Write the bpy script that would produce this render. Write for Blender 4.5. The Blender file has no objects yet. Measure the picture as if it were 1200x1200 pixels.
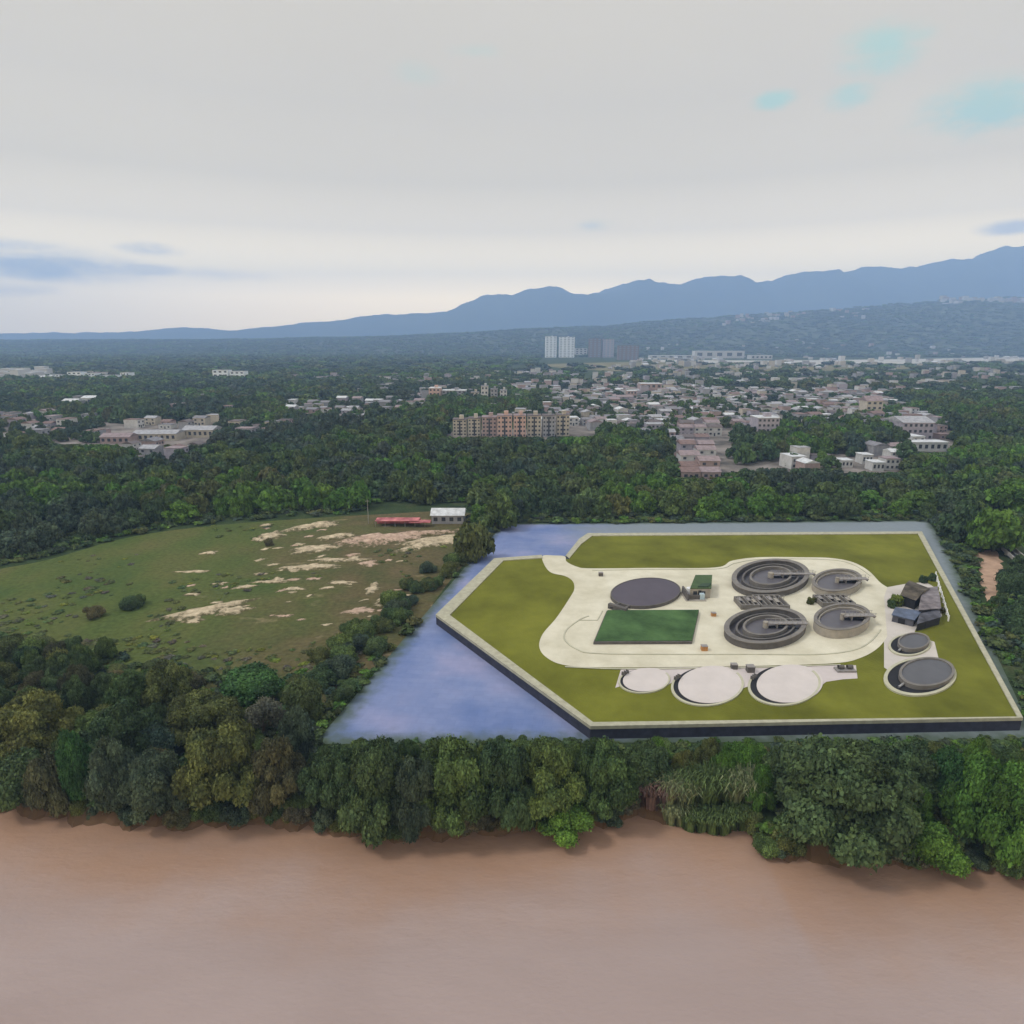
import bpy, bmesh, math, random
import numpy as np
from mathutils import Vector, Matrix

random.seed(7)
rng = np.random.default_rng(7)
S = bpy.context.scene
COL = S.collection

# ------------------------------------------------------------------ camera
CAMH, FPX, HOR = 60.0, 760.0, 400.0
TH = math.atan((600 - HOR) / FPX)
cam_d = bpy.data.cameras.new('camera')
cam_d.sensor_width = 36.0
cam_d.lens = 36.0 * FPX / 1200.0
cam_d.clip_start = 1.0
cam_d.clip_end = 60000.0
cam = bpy.data.objects.new('camera', cam_d)
COL.objects.link(cam)
cam.location = (0, 0, CAMH)
cam.rotation_euler = (math.pi / 2 - TH, 0, 0)
S.camera = cam

# ------------------------------------------------------------------ world
SUN_EL, SUN_AZ = math.radians(52), math.radians(-98)     # azimuth from +Y (view), negative = left
def nd(nt, typ, **kw):
    n = nt.nodes.new(typ)
    for k, v in kw.items():
        setattr(n, k, v)
    return n
def mth(nt, op, a, b=None, clamp=False):
    n = nt.nodes.new('ShaderNodeMath'); n.operation = op; n.use_clamp = clamp
    for i, v in enumerate((a, b)):
        if v is None: continue
        if isinstance(v, (int, float)): n.inputs[i].default_value = v
        else: nt.links.new(v, n.inputs[i])
    return n.outputs[0]
def mixc(nt, fac, a, b, blend='MIX'):
    n = nt.nodes.new('ShaderNodeMix'); n.data_type = 'RGBA'; n.blend_type = blend
    for i, v in ((0, fac), (6, a), (7, b)):
        if isinstance(v, (int, float)): n.inputs[i].default_value = v
        elif isinstance(v, (tuple, list)): n.inputs[i].default_value = (*v[:3], 1)
        else: nt.links.new(v, n.inputs[i])
    return n.outputs[2]
def ramp(nt, fac, stops):
    n = nt.nodes.new('ShaderNodeValToRGB')
    cr = n.color_ramp
    while len(cr.elements) < len(stops): cr.elements.new(0.5)
    for e, (p, c) in zip(cr.elements, stops):
        e.position = p
        e.color = (*c, 1) if isinstance(c, (tuple, list)) else (c, c, c, 1)
    if fac is not None: nt.links.new(fac, n.inputs[0])
    return n.outputs[0]
def maprange(nt, v, a, b, c=0.0, d=1.0, smooth=True):
    n = nt.nodes.new('ShaderNodeMapRange')
    if smooth: n.interpolation_type = 'SMOOTHSTEP'
    nt.links.new(v, n.inputs[0])
    n.inputs[1].default_value = a; n.inputs[2].default_value = b
    n.inputs[3].default_value = c; n.inputs[4].default_value = d
    return n.outputs[0]

W = bpy.data.worlds.new('World'); S.world = W
W.use_nodes = True
nt = W.node_tree
for n in list(nt.nodes): nt.nodes.remove(n)
out = nd(nt, 'ShaderNodeOutputWorld'); bg = nd(nt, 'ShaderNodeBackground')
SKYS = 0.1
bg.inputs[1].default_value = SKYS
nt.links.new(bg.outputs[0], out.inputs[0])
sky = nd(nt, 'ShaderNodeTexSky', sky_type='NISHITA', sun_disc=False)
sky.sun_elevation = SUN_EL; sky.sun_rotation = SUN_AZ; sky.altitude = 400; sky.air_density = 1.6; sky.dust_density = 2.0
tc = nd(nt, 'ShaderNodeTexCoord')
nrm = nd(nt, 'ShaderNodeVectorMath', operation='NORMALIZE'); nt.links.new(tc.outputs['Generated'], nrm.inputs[0])
sep = nd(nt, 'ShaderNodeSeparateXYZ'); nt.links.new(nrm.outputs[0], sep.inputs[0])
az = mth(nt, 'ARCTAN2', sep.outputs[0], sep.outputs[1])
el = mth(nt, 'ARCSINE', sep.outputs[2])
comb = nd(nt, 'ShaderNodeCombineXYZ'); nt.links.new(az, comb.inputs[0]); nt.links.new(el, comb.inputs[1])
def wnoise(sx, sy, scale, detail, rough=0.55, seed=0.0):
    m = nd(nt, 'ShaderNodeMapping'); nt.links.new(comb.outputs[0], m.inputs[0])
    m.inputs['Location'].default_value = (seed, seed * 1.7, 0)
    m.inputs['Scale'].default_value = (sx, sy, 1)
    n = nd(nt, 'ShaderNodeTexNoise'); n.inputs['Scale'].default_value = scale
    n.inputs['Detail'].default_value = detail; n.inputs['Roughness'].default_value = rough
    nt.links.new(m.outputs[0], n.inputs[0])
    return n.outputs[0]
def azel(px, py):
    x = (px - 600) / FPX; yv = (600 - py) / FPX
    d = Vector((x, math.cos(TH) + yv * math.sin(TH), -math.sin(TH) + yv * math.cos(TH))).normalized()
    return math.atan2(d.x, d.y), math.asin(d.z)
def wpatch(px, py, rx, ry, noise, lo=0.35, hi=0.75, amp=0.9):
    a0, e0 = azel(px, py); a1, _ = azel(px + rx, py); _, e1 = azel(px, py - ry)
    u = mth(nt, 'DIVIDE', mth(nt, 'SUBTRACT', az, a0), abs(a1 - a0))
    v = mth(nt, 'DIVIDE', mth(nt, 'SUBTRACT', el, e0), abs(e1 - e0))
    r2 = mth(nt, 'ADD', mth(nt, 'MULTIPLY', u, u), mth(nt, 'MULTIPLY', v, v))
    g = mth(nt, 'EXPONENT', mth(nt, 'MULTIPLY', r2, -0.7))
    val = mth(nt, 'MULTIPLY', g, mth(nt, 'ADD', mth(nt, 'MULTIPLY', mth(nt, 'SUBTRACT', noise, 0.5), 2.6), 1.0))
    return mth(nt, 'MULTIPLY', maprange(nt, val, lo, hi), amp)
n1 = wnoise(1, 2.6, 7, 7, 0.62, 1.3)
n4 = wnoise(1, 2.2, 10, 8, 0.68, 5.1)
n3 = wnoise(1, 2.0, 1.6, 3, 0.5, 9.1)
k = 1.0 / SKYS
def kc(r, g, b): return (r * k, g * k, b * k)
# the cloud deck: pale grey above, brighter and a little warm towards the horizon
deck = ramp(nt, maprange(nt, el, 0.0, 0.5, smooth=False), [
    (0.0, kc(3.6, 2.6, 1.3)), (0.12, kc(4.2, 3.1, 1.55)), (0.20, kc(2.9, 2.2, 1.08)), (0.30, kc(1.45, 1.14, .66)), (0.42, kc(.92, .75, .48)), (0.60, kc(.74, .63, .46)), (0.85, kc(.69, .605, .47)), (1.0, kc(.95, .94, .92))])
deck = mixc(nt, 1.0, deck, ramp(nt, n3, [(0.3, .97), (0.7, 1.03)]), 'MULTIPLY')
blue = (0.36, 0.50, 0.66)
m_ = None
for (px, py, rx, ry, am) in [(60, 310, 110, 20, 1.0), (20, 288, 60, 10, .7), (175, 292, 40, 9, .8), (170, 316, 50, 8, .6), (265, 322, 60, 9, .35), (15, 340, 60, 9, .5), (1190, 266, 45, 9, .9), (690, 264, 16, 4, .4)]:
    p = wpatch(px, py, rx, ry, n1, .25, 1.05, am)
    m_ = p if m_ is None else mth(nt, 'MAXIMUM', m_, p)
deck = mixc(nt, mth(nt, 'MULTIPLY', m_, .85), deck, kc(.60, .66, .74))
gm = None
for (px, py, rx, ry, am) in [(908, 117, 26, 12, .7), (1030, 62, 52, 34, .65), (1000, 112, 34, 18, .6), (1160, 128, 90, 38, .7),
                             (490, 84, 30, 16, .22), (558, 60, 34, 9, .25), (1060, 45, 40, 12, .4), (700, 264, 26, 8, .18)]:
    p = wpatch(px, py, rx, ry, n4, .25, 1.1, min(1, am * 1.35))
    gm = p if gm is None else mth(nt, 'MAXIMUM', gm, p)
clear = mixc(nt, 0.85, sky.outputs[0], kc(.50, .72, .55))
fin = mixc(nt, gm, deck, clear)
nt.links.new(fin, bg.inputs[0])

# ------------------------------------------------------------------ sun
sd = bpy.data.lights.new('sun', 'SUN'); sd.energy = 1.6; sd.angle = math.radians(11); sd.color = (1.0, .965, .90)
sun = bpy.data.objects.new('sun', sd); COL.objects.link(sun)
sdir = Vector((math.sin(SUN_AZ) * math.cos(SUN_EL), math.cos(SUN_AZ) * math.cos(SUN_EL), math.sin(SUN_EL)))
sun.rotation_euler = sdir.to_track_quat('Z', 'Y').to_euler()
sun.location = (0, 0, 300)

S.view_settings.view_transform = 'Standard'
S.view_settings.look = 'None'
S.view_settings.exposure = 0.22
S.view_settings.gamma = 1.0
S.render.film_transparent = False
S.cycles.volume_bounces = 2
S.cycles.max_bounces = 6
S.cycles.diffuse_bounces = 2
S.cycles.transparent_max_bounces = 8

# ------------------------------------------------------------------ geometry of the view: photo pixel -> point on a level plane
def ray(px, py):
    x = (px - 600) / FPX; y = (600 - py) / FPX
    return Vector((x, math.cos(TH) + y * math.sin(TH), -math.sin(TH) + y * math.cos(TH)))
def G(px, py, z=0.0):
    d = ray(px, py); t = (z - CAMH) / d.z
    return Vector((d.x * t, d.y * t, z))
def ZAT(py, Y):
    d = ray(600, py); return CAMH + d.z / d.y * Y
def SC(py, z=0.0):            # metres per photo pixel, sideways, at that ground point
    d = ray(600, py); return (z - CAMH) / d.z / FPX
def PX(x, y, z):
    c, s = math.cos(TH), math.sin(TH)
    dz = z - CAMH
    f = y * c - dz * s; u = y * s + dz * c
    return 600 + FPX * x / f, 600 - FPX * u / f
def spline(pts, n=6, closed=True):
    P = [Vector((p[0], p[1])) for p in pts]; L = len(P); o = []
    rngi = range(L) if closed else range(L - 1)
    for i in rngi:
        g = (lambda j: P[j % L]) if closed else (lambda j: P[max(0, min(L - 1, j))])
        a, b, c, d = g(i - 1), g(i), g(i + 1), g(i + 2)
        for q in range(n):
            t = q / n
            o.append(0.5 * ((2 * b) + (c - a) * t + (2 * a - 5 * b + 4 * c - d) * t * t + (3 * b - a - 3 * c + d) * t ** 3))
    if not closed: o.append(P[-1])
    return [(v.x, v.y) for v in o]
def inpoly(x, y, poly):
    r = False; n = len(poly); j = n - 1
    for i in range(n):
        xi, yi = poly[i][:2]; xj, yj = poly[j][:2]
        if (yi > y) != (yj > y) and x < (xj - xi) * (y - yi) / (yj - yi) + xi: r = not r
        j = i
    return r
def sm(a, b, x):
    t = max(0.0, min(1.0, (x - a) / (b - a))); return t * t * (3 - 2 * t)

# ------------------------------------------------------------------ materials
def mat(name, col, rough=0.85, var=0.12, scale=0.5, spec=0.25, bump=0.0, bscale=3.0, col2=None, metal=0.0, space='Object', streak=None):
    m = bpy.data.materials.new(name); m.use_nodes = True
    t = m.node_tree; b = t.nodes['Principled BSDF']
    b.inputs['Roughness'].default_value = rough
    b.inputs['Specular IOR Level'].default_value = spec
    b.inputs['Metallic'].default_value = metal
    c = t.nodes.new('ShaderNodeTexCoord')
    n = t.nodes.new('ShaderNodeTexNoise'); n.inputs['Scale'].default_value = scale; n.inputs['Detail'].default_value = 6
    n.inputs['Roughness'].default_value = 0.62
    src = c.outputs[space]
    if streak:
        mp = t.nodes.new('ShaderNodeMapping'); mp.inputs['Scale'].default_value = streak
        t.links.new(src, mp.inputs[0]); src = mp.outputs[0]
    t.links.new(src, n.inputs['Vector'])
    lo = tuple(max(0, x * (1 - var * 1.6)) for x in col); hi = tuple(min(1, x * (1 + var * 1.6)) for x in (col2 or col))
    r = ramp(t, n.outputs[0], [(0.3, lo), (0.7, hi)])
    t.links.new(r, b.inputs['Base Color'])
    if bump:
        n2_ = t.nodes.new('ShaderNodeTexNoise'); n2_.inputs['Scale'].default_value = bscale; n2_.inputs['Detail'].default_value = 5
        t.links.new(src, n2_.inputs['Vector'])
        bp = t.nodes.new('ShaderNodeBump'); bp.inputs['Strength'].default_value = bump; bp.inputs['Distance'].default_value = 0.2
        t.links.new(n2_.outputs[0], bp.inputs['Height']); t.links.new(bp.outputs[0], b.inputs['Normal'])
    return m
def leafmat(name, col, attr=False, hue=0.25):
    """foliage: tone per tree (object random or 'tint' attribute), brightness per leaf clump ('lv')"""
    m = bpy.data.materials.new(name); m.use_nodes = True
    t = m.node_tree; b = t.nodes['Principled BSDF']
    b.inputs['Roughness'].default_value = 0.65; b.inputs['Specular IOR Level'].default_value = 0.18
    lv = t.nodes.new('ShaderNodeAttribute'); lv.attribute_name = 'lv'
    if attr:
        a = t.nodes.new('ShaderNodeAttribute'); a.attribute_name = 'tint'; base = a.outputs['Color']
    else:
        oi = t.nodes.new('ShaderNodeObjectInfo')
        c1 = tuple(x * k_ for x, k_ in zip(col, (1 - hue * .7, 1 - hue * .4, 1 - hue * .2)))
        c2 = tuple(x * k_ for x, k_ in zip(col, (1 + hue * 1.3, 1 + hue * .8, 1 + hue * .3)))
        base = ramp(t, oi.outputs['Random'], [(0.0, c1), (1.0, c2)])
    tcn = t.nodes.new('ShaderNodeNewGeometry')
    n = t.nodes.new('ShaderNodeTexNoise'); n.inputs['Scale'].default_value = 0.35; n.inputs['Detail'].default_value = 3
    t.links.new(tcn.outputs['Position'], n.inputs['Vector'])
    base = mixc(t, 1.0, base, ramp(t, n.outputs[0], [(0.3, (.72, .78, .85)), (0.7, (1.32, 1.22, 1.05))]), 'MULTIPLY')
    base = mixc(t, 1.0, base, lv.outputs['Color'], 'MULTIPLY')
    t.links.new(base, b.inputs['Base Color'])
    tr = t.nodes.new('ShaderNodeBsdfTranslucent'); t.links.new(base, tr.inputs[0])
    mx = t.nodes.new('ShaderNodeMixShader'); mx.inputs[0].default_value = 0.22
    t.links.new(b.outputs[0], mx.inputs[1]); t.links.new(tr.outputs[0], mx.inputs[2])
    t.links.new(mx.outputs[0], t.nodes['Material Output'].inputs[0])
    return m
TONES = {
    'dark': (.046, .080, .038), 'bluish': (.044, .071, .054), 'mid': (.066, .108, .038), 'olive': (.078, .098, .036),
    'bright': (.066, .138, .026), 'vivid': (.036, .092, .030), 'brown': (.072, .076, .044), 'grey': (.090, .094, .074), 'lime': (.11, .15, .03)}
TONEWORD = {'dark': 'dark green', 'bluish': 'blackish green', 'mid': 'mid green', 'olive': 'olive green', 'bright': 'bright green',
            'vivid': 'vivid emerald green', 'brown': 'brownish green', 'grey': 'grey, half bare', 'lime': 'yellow green'}
LM = {kk: leafmat('foliage_' + kk, v) for kk, v in TONES.items()}
LM_ATTR = leafmat('foliage_mixed', (0, 0, 0), attr=True)
M_bark = mat('bark', (.11, .085, .06), 0.9, .2, 2.0)

# ------------------------------------------------------------------ object helpers
def tag(o, label=None, cat=None, group=None, kind=None):
    if label: o['label'] = label
    if cat: o['category'] = cat
    if group: o['group'] = group
    if kind: o['kind'] = kind
    return o
def empty(name, loc, rz=0.0):
    e = bpy.data.objects.new(name, None); COL.objects.link(e); e.location = loc; e.rotation_euler = (0, 0, rz)
    e.empty_display_size = 1; return e
def mesh(name, vf, mats, parent=None, loc=(0, 0, 0), rz=0.0, smooth=False, mi=None):
    v, f = vf
    me = bpy.data.meshes.new(name); me.from_pydata([tuple(p) for p in v], [], [tuple(q) for q in f])
    for m_ in (mats if isinstance(mats, (list, tuple)) else [mats]): me.materials.append(m_)
    if mi: me.polygons.foreach_set('material_index', mi)
    if smooth: me.polygons.foreach_set('use_smooth', [True] * len(me.polygons))
    me.update()
    o = bpy.data.objects.new(name, me); COL.objects.link(o)
    if parent: o.parent = parent
    o.location = loc; o.rotation_euler = (0, 0, rz)
    return o
class MB:
    def __init__(s): s.v = []; s.f = []
    def add(s, v, f):
        b = len(s.v); s.v += [tuple(p) for p in v]; s.f += [tuple(i + b for i in q) for q in f]; return s
    def box(s, cx, cy, cz, sx, sy, sz, rz=0.0):
        c, n = math.cos(rz), math.sin(rz); v = []
        for dz in (-.5, .5):
            for dx, dy in ((-.5, -.5), (.5, -.5), (.5, .5), (-.5, .5)):
                x, y = dx * sx, dy * sy
                v.append((cx + x * c - y * n, cy + x * n + y * c, cz + dz * sz))
        return s.add(v, [(0, 3, 2, 1), (4, 5, 6, 7), (0, 1, 5, 4), (1, 2, 6, 5), (2, 3, 7, 6), (3, 0, 4, 7)])
    def prism(s, poly, z0, z1, bottom=False):
        n = len(poly); a = sum(poly[i][0] * poly[(i + 1) % n][1] - poly[(i + 1) % n][0] * poly[i][1] for i in range(n))
        if a < 0: poly = poly[::-1]
        v = [(p[0], p[1], z0) for p in poly] + [(p[0], p[1], z1) for p in poly]
        f = [(i, (i + 1) % n, n + (i + 1) % n, n + i) for i in range(n)] + [tuple(range(n, 2 * n))]
        if bottom: f.append(tuple(range(n))[::-1])
        return s.add(v, f)
    def ring(s, r0, r1, z0, z1, n=64, ex=1.0, ey=1.0, cx=0, cy=0, a0=0.0, a1=2 * math.pi):
        full = abs(a1 - a0 - 2 * math.pi) < 1e-6; N = n if full else n + 1
        v = []
        for i in range(N):
            a = a0 + (a1 - a0) * i / n; c, d = math.cos(a) * ex, math.sin(a) * ey
            v += [(cx + r0 * c, cy + r0 * d, z0), (cx + r1 * c, cy + r1 * d, z0), (cx + r1 * c, cy + r1 * d, z1), (cx + r0 * c, cy + r0 * d, z1)]
        f = []
        for i in range(n):
            j = (i + 1) % N; A, B = i * 4, j * 4
            f += [(A + 1, B + 1, B + 2, A + 2), (A + 2, B + 2, B + 3, A + 3), (A + 3, B + 3, B, A), (A, B, B + 1, A + 1)]
        return s.add(v, f)
    def disc(s, r, z, n=64, ex=1.0, ey=1.0, cx=0, cy=0, depth=0.0):
        v = [(cx + r * ex * math.cos(2 * math.pi * i / n), cy + r * ey * math.sin(2 * math.pi * i / n), z) for i in range(n)]
        if depth:
            v += [(x, y, z - depth) for x, y, _ in v]
            return s.add(v, [tuple(range(n))] + [(i, i + n, (i + 1) % n + n, (i + 1) % n) for i in range(n)])
        return s.add(v, [tuple(range(n))])
    def tube(s, p, q, r0, r1, n=6):
        p, q = Vector(p), Vector(q); d = (q - p).normalized()
        u = d.orthogonal().normalized(); w = d.cross(u)
        v = [p + (u * math.cos(2 * math.pi * i / n) + w * math.sin(2 * math.pi * i / n)) * r0 for i in range(n)]
        v += [q + (u * math.cos(2 * math.pi * i / n) + w * math.sin(2 * math.pi * i / n)) * r1 for i in range(n)]
        return s.add(v, [(i, (i + 1) % n, (i + 1) % n + n, i + n) for i in range(n)] + [tuple(range(n, 2 * n))])
    @property
    def vf(s): return s.v, s.f
def gp(pts, z=0.0): return [tuple(G(p[0], p[1], z)[:2]) for p in pts]

# ------------------------------------------------------------------ ground, river
BANK = [(-900, 900), (-500, 925), (-200, 942), (0, 950), (60, 958), (110, 966), (215, 970), (300, 966), (370, 972), (420, 980), (480, 984), (540, 980),
        (600, 974), (660, 975), (710, 964), (760, 955), (800, 972), (880, 974), (900, 1000), (960, 1012), (1040, 1010), (1090, 1018),
        (1150, 1016), (1200, 1028), (1350, 1050), (1700, 1090)]
bw = [G(x, y, -2.0) for x, y in BANK]
BX = np.array([-4000] + [p.x for p in bw] + [4000]); BY = np.array([bw[0].y + 40] + [p.y for p in bw] + [bw[-1].y - 15])
def yb(x):
    return float(np.interp(x, BX, BY)) + 0.5 * math.sin(x * .9) + 0.35 * math.sin(x * 2.3 + 1)
XS = sorted(set([-11500, -8000, -5000, -3000, -2000, -1200, -700, -400, -250, 250, 400, 700, 1200, 2000, 3000, 5000, 8000, 11500] +
                list(np.round(np.arange(-180, 180.1, 1.0), 2))))
TS = [(-6, -5.0), (-1.0, -2.6), (0.2, -1.6), (1.2, -.6), (2.6, -.1), (5.0, 0.0)]
YS = [60, 140, 300, 700, 1500, 3000, 6000, 11800]
V, F = [], []
for x in XS:
    b = yb(x)
    for t, z in TS: V.append((x, b + t, z + (0.25 * math.sin(x * 1.7 + t) if -2 < t < 5 else 0)))
    for y in YS[0:]: V.append((x, max(b + 7.5 + (y - 50) * .2, y) if y < 200 else y, 0.0))
NR = len(TS) + len(YS)
for i in range(len(XS) - 1):
    for j in range(NR - 1):
        a = i * NR + j; F.append((a, a + NR, a + NR + 1, a + 1))
def groundmat():
    m = bpy.data.materials.new('ground_cover'); m.use_nodes = True; t = m.node_tree; b = t.nodes['Principled BSDF']
    b.inputs['Roughness'].default_value = .95; b.inputs['Specular IOR Level'].default_value = .1
    g = t.nodes.new('ShaderNodeNewGeometry'); p = g.outputs['Position']
    def nz(s, d=5):
        n = t.nodes.new('ShaderNodeTexNoise'); n.inputs['Scale'].default_value = s; n.inputs['Detail'].default_value = d
        t.links.new(p, n.inputs['Vector']); return n.outputs[0]
    c = ramp(t, nz(.12), [(0.3, (.020, .034, .014)), (0.55, (.036, .056, .020)), (0.75, (.060, .066, .030))])
    c = mixc(t, 1.0, c, ramp(t, nz(1.6, 3), [(.3, .65), (.7, 1.35)]), 'MULTIPLY')
    s = t.nodes.new('ShaderNodeSeparateXYZ'); t.links.new(p, s.inputs[0])
    c = mixc(t, maprange(t, s.outputs[2], -.9, -.25), (.10, .062, .036), c)
    t.links.new(c, b.inputs['Base Color']); return m
tag(mesh('ground', (V, F), groundmat()), kind='structure')

def watermat():
    m = bpy.data.materials.new('river_water'); m.use_nodes = True; t = m.node_tree; b = t.nodes['Principled BSDF']
    b.inputs['Roughness'].default_value = .34; b.inputs['Specular IOR Level'].default_value = .42; b.inputs['IOR'].default_value = 1.33
    g = t.nodes.new('ShaderNodeNewGeometry'); p = g.outputs['Position']
    def nz(s, d=4, sc=(1, 1, 1), dist=0.0):
        mp = t.nodes.new('ShaderNodeMapping'); mp.inputs['Scale'].default_value = sc; t.links.new(p, mp.inputs[0])
        n = t.nodes.new('ShaderNodeTexNoise'); n.inputs['Scale'].default_value = s; n.inputs['Detail'].default_value = d
        n.inputs['Distortion'].default_value = dist
        t.links.new(mp.outputs[0], n.inputs['Vector']); return n.outputs[0]
    c = ramp(t, nz(.05, 5, (.5, 1.3, 1), .6), [(0.3, (.275, .208, .188)), (0.7, (.325, .252, .232))])
    # darker, browner water colour along the bank: 'shore' is the distance from the bank stored on the mesh
    a = t.nodes.new('ShaderNodeAttribute'); a.attribute_name = 'shore'
    sh = mth(t, 'ADD', a.outputs['Fac'], mth(t, 'MULTIPLY', mth(t, 'SUBTRACT', nz(.09, 4, (.6, 1.4, 1)), .5), 16))
    c = mixc(t, maprange(t, sh, 0, 20, .85, 0), c, (.305, .178, .110))
    t.links.new(c, b.inputs['Base Color'])
    c = mixc(t, 1.0, c, ramp(t, nz(.28, 6, (.22, 1.2, 1), 1.2), [(.32, (.93, .92, .90)), (.68, (1.07, 1.07, 1.07))]), 'MULTIPLY')
    h = mth(t, 'ADD', nz(.55, 3, (.45, 1, 1)), mth(t, 'MULTIPLY', nz(2.6, 3, (.5, 1, 1)), .35))
    bp = t.nodes.new('ShaderNodeBump'); bp.inputs['Strength'].default_value = .55; bp.inputs['Distance'].default_value = .2
    t.links.new(h, bp.inputs['Height']); t.links.new(bp.outputs[0], b.inputs['Normal'])
    return m
V, F, A = [], [], []
RS = [6, 3, 0, -3, -7, -12, -18, -26, -40, -70, -130, -260, -600]
for x in XS:
    if abs(x) > 4500: xx = math.copysign(4500 + abs(x) * .1, x)
    else: xx = x
    for r in RS: V.append((xx, yb(x) + r, -2.0)); A.append(float(-r))
for i in range(len(XS) - 1):
    for j in range(len(RS) - 1):
        a = i * len(RS) + j; F.append((a, a + 1, a + len(RS) + 1, a + len(RS)))
rv = tag(mesh('river_water', (V, F), watermat()), kind='structure')
at = rv.data.attributes.new('shore', 'FLOAT', 'POINT'); at.data.foreach_set('value', A)

# ------------------------------------------------------------------ hills and mountains
def terrain(name, m, x0, x1, nx, yfun, ny, hfun):
    V, F = [], []
    for i in range(nx + 1):
        for j in range(ny + 1):
            x = x0 + (x1 - x0) * i / nx; y = yfun(j / ny); V.append((x, y, hfun(x, y)))
    for i in range(nx):
        for j in range(ny):
            a = i * (ny + 1) + j; F.append((a, a + ny + 1, a + ny + 2, a + 1))
    return tag(mesh(name, (V, F), m, smooth=True), kind='structure')
from mathutils import noise as MN
def fbm(x, y, s, o=5, seed=0.0): return MN.fractal(Vector((x * s + seed, y * s, seed * .3)), 1.0, 2.0, o)
MPX = np.array([-400, 0, 60, 200, 400, 530, 570, 600, 700, 780, 830, 870, 930, 980, 1040, 1080, 1130, 1200, 1400, 1700])
MPY = np.array([393, 391, 387, 383, 372, 354, 338, 331, 325, 317, 309, 316, 307, 302, 293, 279, 269, 262, 255, 262])
MD = 9300.0
def mh(x, y):
    px = 600 + FPX * x / (MD * math.cos(TH))
    top = max(20, ZAT(float(np.interp(px, MPX, MPY)), MD))
    t = (y - 6600) / (MD - 6600)
    prof = sm(0, 1, t) if t < 1 else 1 - .35 * sm(1, 1.5, t)
    r = MN.ridged_multi_fractal(Vector((x * .0009, y * .0005, 3.1)), 1.0, 2.1, 5, 1.0, 2.0) * .5
    return -6 + top * prof * (.72 + .30 * r * (1 - .45 * sm(.7, 1, t)) + .10 * fbm(x, y * .3, .0016, 5, 8.0)) + 22 * fbm(x, y, .004) * prof
M_mt = mat('mountain_forest', (.065, .085, .075), .95, .25, .0012, .1, col2=(.055, .065, .05), space='Object')
terrain('mountains', M_mt, -10500, 10500, 260, lambda t: 6600 + 4300 * t, 44, mh)
HD = 4700.0
HPX = np.array([-400, 0, 300, 500, 610, 700, 800, 900, 1000, 1100, 1200, 1600]); HPY = np.array([399, 399, 398, 393, 386, 382, 376, 368, 362, 355, 351, 344])
def hh(x, y):
    px = 600 + FPX * x / (HD * math.cos(TH))
    top = max(4, ZAT(float(np.interp(px, HPX, HPY)), HD)); t = (y - 2750) / (HD - 2750)
    prof = sm(0, 1.05, t) if t < 1.05 else 1 - .3 * sm(1.05, 1.4, t)
    return -5 + (top + 5) * prof * (1 + .10 * fbm(x, y, .0022, 4, 4.0))
M_hl = mat('hill_woodland', (.030, .046, .030), .95, .45, .012, .1, col2=(.065, .075, .042))
terrain('hills', M_hl, -5200, 5200, 130, lambda t: 2700 + 2800 * t, 40, hh)

# ------------------------------------------------------------------ flat ground features
def sheet(name, pts, z, m, n=None, closed_smooth=True, jitter=0.0, label=None):
    pp = spline(pts, 8) if closed_smooth else pts
    w = [G(a, b, z) for a, b in pp]
    if jitter: w = [v + Vector((fbm(v.x, v.y, .35, 4, 2.0), fbm(v.x, v.y, .35, 4, 7.0), 0)) * jitter for v in w]
    o = mesh(name, ([(v.x, v.y, z) for v in w], [tuple(range(len(w)))]), m)
    if o.data.polygons[0].normal.z < 0: o.data.flip_normals()
    tag(o, kind='structure'); return o
def fieldmat():
    m = bpy.data.materials.new('field_grass'); m.use_nodes = True; t = m.node_tree; b = t.nodes['Principled BSDF']
    b.inputs['Roughness'].default_value = .95; b.inputs['Specular IOR Level'].default_value = .1
    g = t.nodes.new('ShaderNodeNewGeometry'); p = g.outputs['Position']
    def nz(s, d=5, sc=(1, 1, 1)):
        mp = t.nodes.new('ShaderNodeMapping'); mp.inputs['Scale'].default_value = sc; t.links.new(p, mp.inputs[0])
        n = t.nodes.new('ShaderNodeTexNoise'); n.inputs['Scale'].default_value = s; n.inputs['Detail'].default_value = d
        t.links.new(mp.outputs[0], n.inputs['Vector']); return n.outputs[0]
    green = ramp(t, nz(.06, 6, (1, .6, 1)), [(0.25, (.044, .078, .020)), (0.5, (.074, .094, .024)), (0.75, (.105, .098, .034))])
    brown = ramp(t, nz(.10, 6), [(0.3, (.066, .072, .026)), (0.5, (.092, .078, .034)), (0.72, (.120, .090, .047))])
    s = t.nodes.new('ShaderNodeSeparateXYZ'); t.links.new(p, s.inputs[0])
    # the trodden, dry half of the field lies on its right, towards the plant
    d = mth(t, 'ADD', mth(t, 'ADD', s.outputs[0], mth(t, 'MULTIPLY', s.outputs[1], .12)), mth(t, 'MULTIPLY', mth(t, 'SUBTRACT', nz(.035, 4), .5), 95))
    f = maprange(t, d, -62, -18)
    c = mixc(t, f, green, brown)
    sand = maprange(t, nz(.11, 7, (.7, 1.2, 1)), .63, .69)
    c = mixc(t, mth(t, 'MULTIPLY', sand, mth(t, 'MULTIPLY', f, .5)), c, (.34, .26, .16))
    c = mixc(t, 1.0, c, ramp(t, nz(.9, 4), [(.3, .78), (.7, 1.22)]), 'MULTIPLY')
    t.links.new(c, b.inputs['Base Color'])
    bp = t.nodes.new('ShaderNodeBump'); bp.inputs['Strength'].default_value = .5; bp.inputs['Distance'].default_value = .5
    t.links.new(nz(1.2, 5), bp.inputs['Height']); t.links.new(bp.outputs[0], b.inputs['Normal'])
    return m
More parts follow.
